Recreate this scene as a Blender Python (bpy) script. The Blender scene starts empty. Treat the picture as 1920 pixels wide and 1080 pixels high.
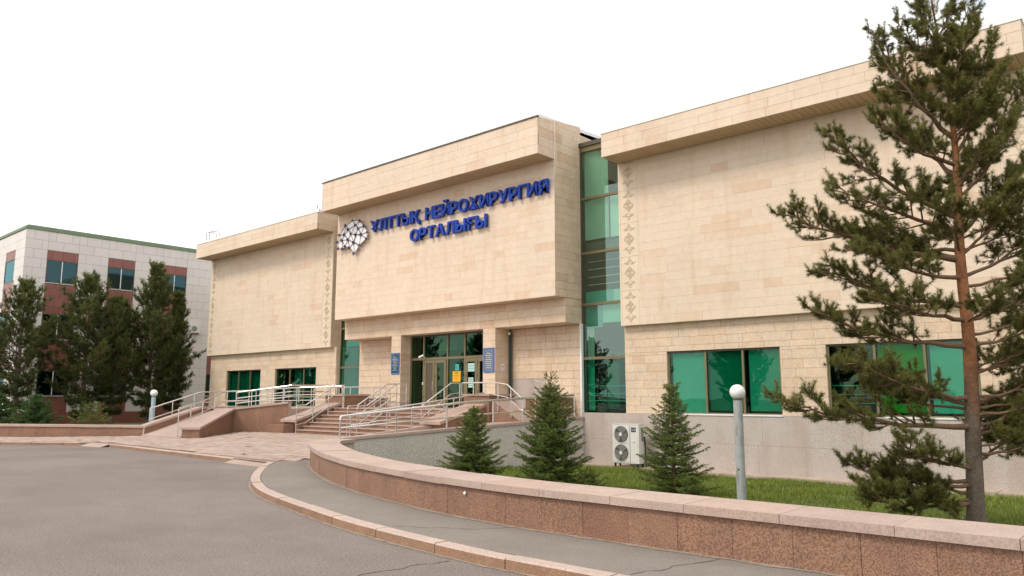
import bpy, math, random
import numpy as np
from mathutils import Vector, Matrix

S = bpy.context.scene
COL = S.collection
PI = math.pi
E = 1.85                      # eye height above the road
rnd = random.Random(7)

# ------------------------------------------------------------------ camera
cam = bpy.data.cameras.new('camera')
cam.sensor_width = 36.0
cam.lens = 1421.77 / 1920 * 36
cam.clip_start = 0.1
cam.clip_end = 3000
co = bpy.data.objects.new('camera', cam)
COL.objects.link(co)
co.location = (0, 0, E)
co.rotation_euler = (PI / 2 + 0.142331, 0, 0.723382)
S.camera = co

# ------------------------------------------------------------------ world, sun
SUN_EL, SUN_AZ = math.radians(50), math.radians(200)   # azimuth measured from +Y towards +X
world = bpy.data.worlds.new('World')
S.world = world
world.use_nodes = True
wn = world.node_tree.nodes
wl = world.node_tree.links
wn.clear()
wout = wn.new('ShaderNodeOutputWorld')
wmix = wn.new('ShaderNodeMixShader')
bg1 = wn.new('ShaderNodeBackground')
bg2 = wn.new('ShaderNodeBackground')
sky = wn.new('ShaderNodeTexSky')
sky.sky_type = 'NISHITA'
sky.sun_disc = False
sky.sun_elevation = SUN_EL
sky.sun_rotation = SUN_AZ
bg1.inputs['Strength'].default_value = 0.15
wl.new(sky.outputs[0], bg1.inputs['Color'])
bg2.inputs['Color'].default_value = (1.0, 0.99, 0.975, 1)     # white cloud deck
bg2.inputs['Strength'].default_value = 1.0
tc = wn.new('ShaderNodeTexCoord')
mp = wn.new('ShaderNodeMapping')
mp.inputs['Scale'].default_value = (1, 1, 2.2)
nz = wn.new('ShaderNodeTexNoise')
nz.inputs['Scale'].default_value = 2.6
nz.inputs['Detail'].default_value = 6
rp = wn.new('ShaderNodeValToRGB')
rp.color_ramp.elements[0].position = 0.30
rp.color_ramp.elements[0].color = (0.10, 0.10, 0.10, 1)
rp.color_ramp.elements[1].position = 0.44
rp.color_ramp.elements[1].color = (1, 1, 1, 1)
wl.new(tc.outputs['Generated'], mp.inputs[0])
wl.new(mp.outputs[0], nz.inputs['Vector'])
wl.new(nz.outputs['Fac'], rp.inputs[0])
wl.new(rp.outputs[0], wmix.inputs[0])
wl.new(bg1.outputs[0], wmix.inputs[1])
wl.new(bg2.outputs[0], wmix.inputs[2])
wl.new(wmix.outputs[0], wout.inputs[0])

sd = bpy.data.lights.new('sun', 'SUN')
sd.energy = 1.35
sd.angle = math.radians(14)
sd.color = (1.0, 0.90, 0.78)
so = bpy.data.objects.new('sun', sd)
COL.objects.link(so)
sv = Vector((math.sin(SUN_AZ) * math.cos(SUN_EL), math.cos(SUN_AZ) * math.cos(SUN_EL), math.sin(SUN_EL)))
so.rotation_euler = sv.to_track_quat('Z', 'Y').to_euler()
so.location = (0, -20, 40)

S.view_settings.view_transform = 'Standard'
S.view_settings.look = 'None'
S.view_settings.exposure = 0.58
S.view_settings.gamma = 1
S.view_settings.use_curve_mapping = False
S.render.engine = 'CYCLES'
S.cycles.max_bounces = 6
S.cycles.transparent_max_bounces = 12

# ------------------------------------------------------------------ materials
def mat(name, color, rough=0.8, metal=0.0, var=None, noise=None, grain=None, bump=None, spec=0.5, rampr=None, streak=None):
    """rampr: list of (pos,color) picked per block; noise=(scale,amount); grain=(scale,amount,color); bump=(scale,strength)"""
    m = bpy.data.materials.new(name)
    m.use_nodes = True
    nt = m.node_tree
    n, l = nt.nodes, nt.links
    b = n['Principled BSDF']
    b.inputs['Roughness'].default_value = rough
    b.inputs['Metallic'].default_value = metal
    b.inputs['Specular IOR Level'].default_value = spec
    geo = n.new('ShaderNodeNewGeometry')
    cur = None
    if rampr:
        oi = n.new('ShaderNodeObjectInfo')
        ad = n.new('ShaderNodeMath'); ad.operation = 'ADD'
        fr = n.new('ShaderNodeMath'); fr.operation = 'FRACT'
        l.new(geo.outputs['Random Per Island'], ad.inputs[0])
        l.new(oi.outputs['Random'], ad.inputs[1])
        l.new(ad.outputs[0], fr.inputs[0])
        r = n.new('ShaderNodeValToRGB')
        cr = r.color_ramp
        cr.interpolation = 'LINEAR'
        while len(cr.elements) < len(rampr):
            cr.elements.new(0.5)
        for e, (p, c) in zip(cr.elements, rampr):
            e.position = p
            e.color = (*c, 1)
        l.new(fr.outputs[0], r.inputs[0])
        cur = r.outputs[0]
    else:
        rg = n.new('ShaderNodeRGB')
        rg.outputs[0].default_value = (*color, 1)
        cur = rg.outputs[0]
    def mult(cur, scale, lo, hi, detail=4, stretch=None, c0=None, p0=0.3, p1=0.7):
        t = n.new('ShaderNodeTexNoise')
        t.inputs['Scale'].default_value = scale
        t.inputs['Detail'].default_value = detail
        if stretch:
            mm = n.new('ShaderNodeMapping')
            mm.inputs['Scale'].default_value = stretch
            l.new(geo.outputs['Position'], mm.inputs[0])
            l.new(mm.outputs[0], t.inputs['Vector'])
        else:
            l.new(geo.outputs['Position'], t.inputs['Vector'])
        r = n.new('ShaderNodeValToRGB')
        r.color_ramp.elements[0].position = p0
        r.color_ramp.elements[1].position = p1
        c0 = c0 or (lo, lo, lo)
        r.color_ramp.elements[0].color = (*c0, 1)
        r.color_ramp.elements[1].color = (hi, hi, hi, 1)
        l.new(t.outputs['Fac'], r.inputs[0])
        mx = n.new('ShaderNodeMix')
        mx.data_type = 'RGBA'
        mx.blend_type = 'MULTIPLY'
        mx.inputs[0].default_value = 1
        l.new(cur, mx.inputs[6])
        l.new(r.outputs[0], mx.inputs[7])
        return mx.outputs[2]
    if noise:
        for q in (noise if isinstance(noise[0], tuple) else (noise,)):
            cur = mult(cur, q[0], 1 - q[1], 1 + q[1] * 0.6)
    if streak:
        cur = mult(cur, streak[0], 1, 1.0, 5, streak[1], streak[2], streak[3], streak[4])
    if grain:
        cur = mult(cur, grain[0], 1 - grain[1], 1 + grain[1], 2, None, grain[2] if len(grain) > 2 else None, 0.38, 0.62)
    l.new(cur, b.inputs['Base Color'])
    if bump:
        t = n.new('ShaderNodeTexNoise')
        t.inputs['Scale'].default_value = bump[0]
        t.inputs['Detail'].default_value = 5
        l.new(geo.outputs['Position'], t.inputs['Vector'])
        bp = n.new('ShaderNodeBump')
        bp.inputs['Strength'].default_value = bump[1]
        bp.inputs['Distance'].default_value = 0.02
        l.new(t.outputs['Fac'], bp.inputs['Height'])
        l.new(bp.outputs[0], b.inputs['Normal'])
    return m

def glass(name, tint, refl=0.05, rough=0.01, rcol=(1, 1, 1), ior=1.5):
    m = bpy.data.materials.new(name)
    m.use_nodes = True
    n, l = m.node_tree.nodes, m.node_tree.links
    n.clear()
    o = n.new('ShaderNodeOutputMaterial')
    mx = n.new('ShaderNodeMixShader')
    tr = n.new('ShaderNodeBsdfTransparent')
    gl = n.new('ShaderNodeBsdfGlossy')
    fr = n.new('ShaderNodeFresnel')
    fr.inputs['IOR'].default_value = ior
    ad = n.new('ShaderNodeMath'); ad.operation = 'ADD'; ad.use_clamp = True
    ad.inputs[1].default_value = refl
    tr.inputs[0].default_value = (*tint, 1)
    gl.inputs['Color'].default_value = (*rcol, 1)
    gl.inputs['Roughness'].default_value = rough
    geo = n.new('ShaderNodeNewGeometry')
    t = n.new('ShaderNodeTexNoise'); t.inputs['Scale'].default_value = 0.7
    l.new(geo.outputs['Position'], t.inputs['Vector'])
    bp = n.new('ShaderNodeBump'); bp.inputs['Strength'].default_value = 0.03; bp.inputs['Distance'].default_value = 0.1
    l.new(t.outputs['Fac'], bp.inputs['Height'])
    l.new(bp.outputs[0], gl.inputs['Normal'])
    l.new(fr.outputs[0], ad.inputs[0])
    inv = n.new('ShaderNodeMath'); inv.operation = 'SUBTRACT'; inv.inputs[0].default_value = 1
    l.new(geo.outputs['Backfacing'], inv.inputs[1])
    mu = n.new('ShaderNodeMath'); mu.operation = 'MULTIPLY'      # reflect once, at the outer face
    l.new(ad.outputs[0], mu.inputs[0])
    l.new(inv.outputs[0], mu.inputs[1])
    l.new(mu.outputs[0], mx.inputs[0])
    l.new(tr.outputs[0], mx.inputs[1])
    l.new(gl.outputs[0], mx.inputs[2])
    l.new(mx.outputs[0], o.inputs[0])
    return m

LIME = [(0.0, (0.675, 0.528, 0.385)), (0.45, (0.700, 0.552, 0.410)), (0.75, (0.690, 0.540, 0.395)), (0.92, (0.655, 0.495, 0.350)), (1.0, (0.630, 0.455, 0.315))]
LIMEP = [(0.0, (0.725, 0.590, 0.460)), (0.5, (0.745, 0.610, 0.480)), (0.85, (0.735, 0.592, 0.457)), (0.95, (0.710, 0.550, 0.410)), (1.0, (0.690, 0.515, 0.380))]
M = {}
M['lime'] = mat('limestone', None, 0.85, rampr=LIME, noise=((1.3, .08), (7, .07)), grain=(38, .10), bump=(30, .25), streak=(.9, (2.2, 2.2, .4), (.92, .88, .82), .28, .44))
M['limep'] = mat('limestone_panel', None, 0.85, rampr=LIMEP, noise=((0.6, .05), (5, .05)), grain=(38, .06), bump=(30, .2), streak=(.9, (2.6, 2.6, .35), (.93, .895, .845), .28, .46))
M['limedark'] = mat('limestone_joint', (0.60, 0.47, 0.34), 0.9, noise=(3, .1))
M['soffit'] = mat('soffit_metal', (0.52, 0.38, 0.22), 0.5, noise=(2, .06), rampr=[(0, (0.50, .36, .205)), (1, (.54, .39, .23))])
M['plain'] = mat('smooth_limestone', (0.735, 0.610, 0.470), 0.8, noise=((1.5, .05), (9, .04)), grain=(40, .04))
M['carve'] = mat('carved_stain_brown', (0.63, 0.505, 0.365), 0.9)  # stain-brown colour of the carved ornament ribbons
M['grey'] = mat('grey_granite', None, 0.55, rampr=[(0, (.475, .415, .375)), (1, (.50, .435, .395))], noise=((0.9, .05), (5, .04)), grain=(55, .26), bump=(60, .1),
                streak=(1.1, (1.5, 1.5, .35), (.88, .84, .80), .33, .55))
M['greyr'] = mat('grey_speckled_granite', None, 0.5, rampr=[(0, (.52, .475, .425)), (1, (.55, .505, .455))], noise=((1.2, .07), (5, .04)), grain=(60, .42), bump=(60, .1))
M['red'] = mat('red_granite', None, 0.5, rampr=[(0, (.25, .142, .092)), (.5, (.275, .155, .105)), (1, (.24, .130, .085))], noise=((1.5, .12), (6, .07)), grain=(60, .34), bump=(60, .12), spec=.3,
               streak=(1.2, (2.2, 2.2, .6), (1.12, 1.10, 1.05), .30, .46))
M['cope'] = mat('pink_granite_coping', None, 0.6, rampr=[(0, (.420, .318, .268)), (.5, (.450, .340, .285)), (.85, (.43, .305, .248)), (1, (.405, .30, .258))], noise=((2, .08), (8, .05)), grain=(45, .12), bump=(50, .15))
M['core'] = mat('granite_mortar', (0.50, 0.43, 0.37), 0.9, noise=(3, .1))
M['kerb'] = mat('kerb_granite', None, 0.6, rampr=[(0, (.27, .155, .095)), (1, (.32, .19, .12))], noise=((2.5, .14), (9, .08)), grain=(45, .16), bump=(50, .2))
M['kerbtop'] = mat('kerb_top_granite', None, 0.65, rampr=[(0, (.42, .32, .27)), (1, (.47, .36, .305))], noise=((2, .08), (8, .05)), grain=(45, .12))
M['frame'] = mat('bronze_frame', (0.21, 0.175, 0.095), 0.45, metal=0.35, noise=(3, .05))
M['darkframe'] = mat('dark_frame', (0.09, 0.085, 0.06), 0.5, metal=0.2)
M['steel'] = mat('brushed_steel', (0.74, 0.71, 0.68), 0.25, metal=0.95, noise=(4, .08))
M['white'] = mat('white_paint', (0.80, 0.80, 0.78), 0.5, noise=(3, .04))
M['ac'] = mat('ac_enamel', (0.68, 0.67, 0.62), 0.45, noise=((2, .05), (9, .04)), streak=(1.4, (4, 4, .6), (.90, .88, .83), .3, .5))
M['acgrille'] = mat('ac_grille', (0.24, 0.235, 0.22), 0.5)
M['black'] = mat('black_void', (0.012, 0.012, 0.012), 0.7)
M['badge'] = mat('badge_violet', (0.035, 0.03, 0.07), 0.4)
M['cap'] = mat('roof_flashing', (0.78, 0.78, 0.77), 0.5, noise=(2, .04))
M['darkcap'] = mat('dark_flashing', (0.10, 0.09, 0.07), 0.5, metal=0.4)
M['blue'] = mat('blue_letter', (0.012, 0.055, 0.380), 0.5, spec=.25, noise=(2, .06))
M['navy'] = mat('navy_node', (0.05, 0.045, 0.22), 0.4)
M['rod'] = mat('dark_rod', (0.14, 0.10, 0.11), 0.5, metal=0.5)
M['emblem'] = mat('white_acrylic', (0.82, 0.81, 0.80), 0.35)
M['asphalt'] = mat('asphalt', (0.222, 0.186, 0.167), 0.92, spec=0.25, noise=((0.22, .12), (1.7, .06), (9, .04)), grain=(38, .20), bump=(60, .5), streak=(0.35, (1, 1.8, 1), (.88, .87, .87), .38, .58))
M['walk'] = mat('pavement_asphalt', (0.220, 0.192, 0.168), 0.92, spec=0.25, noise=((0.6, .09), (3, .05)), grain=(60, .12), bump=(60, .35))
M['crack'] = mat('crack_tar', (0.11, 0.095, 0.085), 0.9)
M['paver'] = mat('pink_paver', None, 0.85, rampr=[(0, (.36, .27, .225)), (.5, (.42, .32, .27)), (.85, (.45, .345, .29)), (1, (.33, .21, .165))], noise=((0.8, .10), (5, .07)), grain=(35, .10), bump=(50, .3))
M['paverbase'] = mat('paver_joint', (0.20, 0.13, 0.10), 0.95, noise=(3, .1))
M['dust'] = mat('pale_grit', (0.29, 0.235, 0.19), 0.95, noise=((4, .2), (14, .15)), grain=(60, .2))
M['ground'] = mat('earth', (0.16, 0.14, 0.10), 0.95, noise=((0.1, .2), (2, .1)))
M['soil'] = mat('lawn_soil', (0.085, 0.105, 0.035), 0.95, noise=((0.7, .25), (5, .2)))
M['apron'] = mat('concrete_apron', (0.45, 0.36, 0.29), 0.9, noise=((1.5, .15), (7, .1)), grain=(40, .12))
M['tile'] = mat('white_ceramic_tile', None, 0.35, rampr=[(0, (.650, .600, .555)), (1, (.690, .640, .595))], noise=(0.5, .04))
M['redtile'] = mat('red_ceramic_tile', None, 0.4, rampr=[(0, (.225, .078, .060)), (1, (.255, .092, .070))], noise=(0.7, .06))
M['joint'] = mat('tile_joint', (0.27, 0.235, 0.21), 0.9)
M['greenroof'] = mat('green_roof_edge', (0.16, 0.23, 0.13), 0.6, noise=(1, .1))
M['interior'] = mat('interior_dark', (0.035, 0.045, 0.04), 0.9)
M['blindw'] = mat('white_blind', (0.56, 0.60, 0.56), 0.8, noise=(2, .03))
M['curtain'] = mat('sheer_curtain', (0.11, 0.18, 0.165), 0.9, noise=(3, .12))
M['teal'] = mat('teal_panel', (0.02, 0.36, 0.36), 0.5)
M['redbrown'] = mat('red_brown_inside', (0.20, 0.06, 0.05), 0.7)
M['brownmat'] = mat('brown_door_panel', (0.10, 0.075, 0.055), 0.8)
M['yellow'] = mat('yellow_paper', (0.85, 0.43, 0.01), 0.6)
M['ink'] = mat('dark_ink', (0.08, 0.06, 0.03), 0.7)
M['tealpaper'] = mat('teal_paper', (0.05, 0.42, 0.38), 0.6)
M['palepaper'] = mat('pale_paper', (0.40, 0.62, 0.58), 0.6)
M['signblue'] = mat('sign_blue_frame', (0.055, 0.15, 0.45), 0.35)
M['signplate'] = mat('sign_plate_teal', (0.02, 0.075, 0.12), 0.06, spec=1.0, noise=(3, .25))
M['signsilver'] = mat('sign_plate_silver', (0.42, 0.47, 0.58), 0.08, metal=0.6)
M['signwhite'] = mat('sign_white', (0.75, 0.78, 0.82), 0.5)
M['polegrey'] = mat('lamp_pole_grey', (0.37, 0.385, 0.385), 0.6, noise=((5, .12), (18, .10)), streak=(3, (3, 3, .7), (.72, .68, .62), .32, .42))
M['poleblue'] = mat('lamp_pole_pale_blue', (0.40, 0.52, 0.58), 0.6, noise=(6, .1))
M['globe'] = mat('opal_globe', (0.86, 0.86, 0.86), 0.25)
M['greenpipe'] = mat('dark_green_pipe', (0.012, 0.045, 0.03), 0.35)
M['cable'] = mat('white_cable', (0.8, 0.8, 0.78), 0.6)
M['bark'] = mat('pine_bark', (0.34, 0.145, 0.062), 0.9, noise=((9, .25), (30, .25)), bump=(40, .8))
def bark_mix():
    # flaky orange bark above, old grey plates below, with a ragged border between them
    m = mat('flaking_pine_bark', (0.34, 0.145, 0.062), 0.92, noise=((7, .28), (26, .25)), bump=(24, 1.0))
    n, l = m.node_tree.nodes, m.node_tree.links
    b = n['Principled BSDF']
    src = b.inputs['Base Color'].links[0].from_socket
    tcn = n.new('ShaderNodeNewGeometry'); sx = n.new('ShaderNodeSeparateXYZ'); l.new(tcn.outputs['Position'], sx.inputs[0])
    mpn = n.new('ShaderNodeMapping'); mpn.inputs['Scale'].default_value = (1, 1, .35); l.new(tcn.outputs['Position'], mpn.inputs[0])
    t = n.new('ShaderNodeTexNoise'); t.inputs['Scale'].default_value = 9; t.inputs['Detail'].default_value = 4; l.new(mpn.outputs[0], t.inputs['Vector'])
    a1 = n.new('ShaderNodeMath'); a1.operation = 'MULTIPLY_ADD'; a1.inputs[1].default_value = 2.6; l.new(t.outputs['Fac'], a1.inputs[0]); l.new(sx.outputs['Z'], a1.inputs[2])
    mr = n.new('ShaderNodeMapRange'); mr.inputs['From Min'].default_value = 2.5; mr.inputs['From Max'].default_value = 3.8; l.new(a1.outputs[0], mr.inputs['Value'])
    mx = n.new('ShaderNodeMix'); mx.data_type = 'RGBA'; l.new(mr.outputs[0], mx.inputs[0])
    mu = n.new('ShaderNodeMix'); mu.data_type = 'RGBA'; mu.blend_type = 'MULTIPLY'; mu.inputs[0].default_value = 1
    l.new(src, mu.inputs[6]); mu.inputs[7].default_value = (.48, .88, 1.55, 1)
    l.new(mu.outputs[2], mx.inputs[6]); l.new(src, mx.inputs[7])
    l.new(mx.outputs[2], b.inputs['Base Color'])
    return m
M['barkmix'] = bark_mix()
M['barkgrey'] = mat('old_pine_bark', (0.15, 0.115, 0.095), 0.95, noise=((9, .3), (30, .25)), bump=(30, 1.0))
M['twig'] = mat('twig_bark', (0.20, 0.12, 0.07), 0.9, noise=(20, .2))
M['gap_glass'] = glass('green_strip_glass', (0.72, 0.89, 0.81), 0.15, rcol=(.70, .92, .82))
M['gap_glass_b'] = glass('dark_green_strip_glass', (0.34, 0.74, 0.62), 0.06, rcol=(.55, .9, .8))
M['win_glass'] = glass('green_window_glass', (0.30, 0.72, 0.61), 0.015, rcol=(.6, 1, .8))
M['win_glass_vivid'] = glass('vivid_green_window_glass', (0.24, 0.68, 0.33), 0.012, rcol=(.5, 1, .6))
M['win_glass_mint'] = glass('mint_window_glass', (0.42, 0.80, 0.70), 0.03, rcol=(.6, 1, .85))
M['win_glass_deep'] = glass('deep_green_window_glass', (0.06, 0.60, 0.49), 0.015, rcol=(.4, 1, .75))
M['door_glass'] = glass('door_glass', (0.20, 0.60, 0.40), 0.02, rcol=(.55, 1, .7))
M['blue_glass'] = glass('blue_window_glass', (0.12, 0.34, 0.36), 0.04, rcol=(.40, .80, .90))

# foliage with a per-needle tone
def foliage(name, dark, light, rough=0.6):
    m = bpy.data.materials.new(name)
    m.use_nodes = True
    n, l = m.node_tree.nodes, m.node_tree.links
    b = n['Principled BSDF']
    at = n.new('ShaderNodeAttribute')
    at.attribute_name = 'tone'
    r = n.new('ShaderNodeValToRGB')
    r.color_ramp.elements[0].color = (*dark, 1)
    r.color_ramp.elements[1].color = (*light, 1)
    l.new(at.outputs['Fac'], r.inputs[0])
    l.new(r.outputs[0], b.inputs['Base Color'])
    b.inputs['Roughness'].default_value = rough
    b.inputs['Specular IOR Level'].default_value = 0.3
    tl = n.new('ShaderNodeBsdfTranslucent')
    l.new(r.outputs[0], tl.inputs[0])
    mx = n.new('ShaderNodeMixShader')
    mx.inputs[0].default_value = 0.25
    l.new(b.outputs[0], mx.inputs[1])
    l.new(tl.outputs[0], mx.inputs[2])
    l.new(mx.outputs[0], n['Material Output'].inputs[0])
    return m
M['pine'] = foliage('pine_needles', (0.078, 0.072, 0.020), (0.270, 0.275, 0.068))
M['spruce'] = foliage('spruce_needles', (0.036, 0.060, 0.014), (0.185, 0.240, 0.050))
M['farpine'] = foliage('far_pine_needles', (0.030, 0.044, 0.015), (0.215, 0.240, 0.060))
M['bush'] = foliage('bush_needles', (0.018, 0.045, 0.014), (0.10, 0.19, 0.05))
M['grass'] = foliage('grass_blades', (0.085, 0.135, 0.018), (0.330, 0.370, 0.070))

# ------------------------------------------------------------------ helpers
def tag(o, label=None, cat=None, group=None, kind=None):
    if label: o['label'] = label
    if cat: o['category'] = cat
    if group: o['group'] = group
    if kind: o['kind'] = kind
    return o

def empty(name, loc, label=None, cat=None, group=None, kind=None):
    o = bpy.data.objects.new(name, None)
    o.empty_display_size = 0.2
    o.location = loc
    COL.objects.link(o)
    tag(o, label, cat, group, kind)
    return o

def link(name, me, parent=None, loc=None, rz=0):
    o = bpy.data.objects.new(name, me)
    COL.objects.link(o)
    if parent is not None:
        o.parent = parent
        p = parent
        inv = Vector((0, 0, 0))
        while p is not None:
            inv += p.location
            p = p.parent
        o.location = (Vector(loc) if loc is not None else Vector((0, 0, 0))) - inv
    elif loc is not None:
        o.location = loc
    if rz: o.rotation_euler = (0, 0, rz)
    return o

class MB:
    """collects shapes in world coordinates"""
    def __init__(s): s.v = []; s.f = []; s.m = []; s.mats = []
    def mi(s, m):
        if m not in s.mats: s.mats.append(m)
        return s.mats.index(m)
    def poly(s, vs, faces, m):
        k = len(s.v); i = s.mi(m)
        s.v += [tuple(v) for v in vs]
        for f in faces:
            s.f.append(tuple(k + q for q in f)); s.m.append(i)
        return s
    def box(s, x0, x1, y0, y1, z0, z1, m):
        return s.poly([(x0, y0, z0), (x1, y0, z0), (x1, y1, z0), (x0, y1, z0), (x0, y0, z1), (x1, y0, z1), (x1, y1, z1), (x0, y1, z1)],
                      [(0, 3, 2, 1), (4, 5, 6, 7), (0, 1, 5, 4), (1, 2, 6, 5), (2, 3, 7, 6), (3, 0, 4, 7)], m)
    def prism(s, pts, z0, z1, m, mtop=None):
        """pts: xy list counter-clockwise; z0/z1 numbers or lists"""
        n = len(pts)
        a = z0 if isinstance(z0, (list, tuple)) else [z0] * n
        b = z1 if isinstance(z1, (list, tuple)) else [z1] * n
        vs = [(p[0], p[1], q) for p, q in zip(pts, a)] + [(p[0], p[1], q) for p, q in zip(pts, b)]
        s.poly(vs, [tuple(range(n))[::-1]] + [(i, (i + 1) % n, n + (i + 1) % n, n + i) for i in range(n)], m)
        s.poly(vs[n:], [tuple(range(n))], mtop or m)
        return s
    def tube(s, pts, r, m, seg=8, caps=True):
        pts = [Vector(p) for p in pts]
        n = len(pts)
        rs = r if isinstance(r, (list, tuple)) else [r] * n
        vs = []; fs = []
        up = None
        for i, p in enumerate(pts):
            d = (pts[min(i + 1, n - 1)] - pts[max(i - 1, 0)])
            if d.length < 1e-9: d = Vector((0, 0, 1))
            d.normalize()
            if up is None or abs(up.dot(d)) > .98:
                up = Vector((0, 0, 1)) if abs(d.z) < .9 else Vector((1, 0, 0))
            a = d.cross(up).normalized(); b = a.cross(d)
            for k in range(seg):
                t = 2 * PI * k / seg
                vs.append(p + (a * math.cos(t) + b * math.sin(t)) * rs[i])
        for i in range(n - 1):
            for k in range(seg):
                k2 = (k + 1) % seg
                fs.append((i * seg + k, i * seg + k2, (i + 1) * seg + k2, (i + 1) * seg + k))
        if caps:
            fs.append(tuple(range(seg))[::-1]); fs.append(tuple(range((n - 1) * seg, n * seg)))
        return s.poly(vs, fs, m)
    def build(s, name, parent=None, origin=None, smooth=False, kind=None, label=None):
        if origin is None:
            a = np.array(s.v); origin = (a.min(0) + a.max(0)) / 2
        origin = Vector([float(q) for q in origin])
        me = bpy.data.meshes.new(name)
        me.from_pydata([tuple(Vector(v) - origin) for v in s.v], [], s.f)
        for m in s.mats: me.materials.append(M[m])
        me.polygons.foreach_set('material_index', s.m)
        if smooth: me.polygons.foreach_set('use_smooth', [True] * len(s.f))
        me.update()
        o = link(name, me, parent, origin)
        if kind: o['kind'] = kind
        if label: o['label'] = label
        return o

def sphere(mb, c, r, m, nu=20, nv=12, squash=1.0):
    vs = [(c[0], c[1], c[2] - r * squash)]; fs = []
    for i in range(1, nv):
        t = PI * i / nv
        for j in range(nu):
            a = 2 * PI * j / nu
            vs.append((c[0] + r * math.sin(t) * math.cos(a), c[1] + r * math.sin(t) * math.sin(a), c[2] - r * squash * math.cos(t)))
    vs.append((c[0], c[1], c[2] + r * squash))
    for j in range(nu):
        fs.append((0, 1 + (j + 1) % nu, 1 + j))
        fs.append((len(vs) - 1, 1 + (nv - 2) * nu + j, 1 + (nv - 2) * nu + (j + 1) % nu))
    for i in range(nv - 2):
        for j in range(nu):
            a = 1 + i * nu + j; b = 1 + i * nu + (j + 1) % nu
            fs.append((a, b, b + nu, a + nu))
    mb.poly(vs, fs, m)

_bc = {}
def box_mesh(dx, dy, dz, m, name):
    k = (round(dx, 3), round(dy, 3), round(dz, 3), m, name)
    if k not in _bc:
        x, y, z = k[0] / 2, k[1] / 2, k[2] / 2
        me = bpy.data.meshes.new(name)
        me.from_pydata([(-x, -y, -z), (x, -y, -z), (x, y, -z), (-x, y, -z), (-x, -y, z), (x, -y, z), (x, y, z), (-x, y, z)], [],
                       [(0, 3, 2, 1), (4, 5, 6, 7), (0, 1, 5, 4), (1, 2, 6, 5), (2, 3, 7, 6), (3, 0, 4, 7)])
        me.materials.append(M[m])
        _bc[k] = me
    return _bc[k]

class Clad:
    """many stone blocks; the nearest 300 become objects, the rest one joined part"""
    def __init__(s, seed): s.b = []; s.r = random.Random(seed)
    def rect(s, axis, plane, u0, u1, z0, z1, h, L, m, zb=0.0, gap=.007, th=.035, Lj=.35, fixed=False, outward=-1):
        """axis 'y': face at y=plane seen from -Y; axis 'x': face at x=plane seen from outward*X"""
        r = s.r
        k = math.floor((z0 - zb) / h + 1e-6)
        z = zb + k * h
        while z < z1 - .02:
            a, b = max(z, z0), min(z + h, z1)
            if b - a > .03:
                if fixed:
                    u = u0 + (-(L / 2) if (k % 2) else 0)
                else:
                    u = u0 - r.random() * L
                while u < u1 - .02:
                    w = L if fixed else L * (1 + (r.random() - .5) * 2 * Lj)
                    c, d = max(u, u0), min(u + w, u1)
                    if u1 - d < .12: d = u1; w = 9
                    if d - c > .05:
                        pr = r.random() * .005
                        t = th
                        if axis == 'y':
                            s.b.append(((c + d) / 2, plane + t / 2 - pr, (a + b) / 2, d - c - gap, t, b - a - gap, m))
                        else:
                            s.b.append((plane - outward * (t / 2 - pr), (c + d) / 2, (a + b) / 2, t, d - c - gap, b - a - gap, m))
                    u += w
            z += h; k += 1
    def finish(s, name, stuffname, parent, limit=296):
        def size(q):
            p = Vector(q[:3]); dd = p.x * -.655 + p.y * .742
            inside = abs(p.x * .7498 + p.y * .6617) < .72 * dd
            return (q[3] + q[4]) * q[5] / max(dd, 1) ** 2 * (1 if inside else .01)
        s.b.sort(key=size, reverse=True)
        for q in s.b[:limit]:
            link(name, box_mesh(q[3], q[4], q[5], q[6], name), parent, q[:3])
        if len(s.b) > limit:
            mb = MB()
            for q in s.b[limit:]:
                mb.box(q[0] - q[3] / 2, q[0] + q[3] / 2, q[1] - q[4] / 2, q[1] + q[4] / 2, q[2] - q[5] / 2, q[2] + q[5] / 2, q[6])
            mb.build(stuffname, parent, kind='stuff')

def resample(path, step):
    P = [Vector(p) for p in path]
    P = [P[0]] + [b for a, b in zip(P, P[1:]) if (b - a).length > 1e-5]
    d = [0]
    for a, b in zip(P, P[1:]): d.append(d[-1] + (b - a).length)
    n = max(1, round(d[-1] / step)); out = []
    for i in range(n + 1):
        t = d[-1] * i / n
        j = 0
        while j < len(d) - 2 and d[j + 1] < t: j += 1
        f = (t - d[j]) / max(1e-9, d[j + 1] - d[j])
        out.append(P[j].lerp(P[j + 1], f))
    return out

def smooth_path(path, n=8):
    """Catmull-Rom"""
    P = [Vector(p) for p in path]
    P = [P[0] * 2 - P[1]] + P + [P[-1] * 2 - P[-2]]
    out = []
    for i in range(1, len(P) - 2):
        for k in range(n):
            t = k / n
            a, b, c, d = P[i - 1], P[i], P[i + 1], P[i + 2]
            out.append(.5 * ((2 * b) + (c - a) * t + (2 * a - 5 * b + 4 * c - d) * t * t + (3 * b - a - 3 * c + d) * t ** 3))
    out.append(P[-2])
    return out

def offset(path, d):
    """offset 2-D path to its left by d"""
    out = []
    n = len(path)
    for i, p in enumerate(path):
        t = (Vector(path[min(i + 1, n - 1)]) - Vector(path[max(i - 1, 0)]))
        t = Vector((t.x, t.y, 0)).normalized()
        out.append(Vector((p[0] - t.y * d, p[1] + t.x * d, p[2] if len(p) > 2 else 0)))
    return out

# ------------------------------------------------------------------ ground, road, pavement, plaza
def sheet(name, pts, z, m, kind='structure', label=None):
    zz = z if isinstance(z, (list, tuple)) else [z] * len(pts)
    me = bpy.data.meshes.new(name)
    me.from_pydata([(p[0], p[1], q) for p, q in zip(pts, zz)], [], [tuple(range(len(pts)))])
    me.materials.append(M[m])
    o = link(name, me)
    tag(o, label, kind=kind)
    return o

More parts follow.
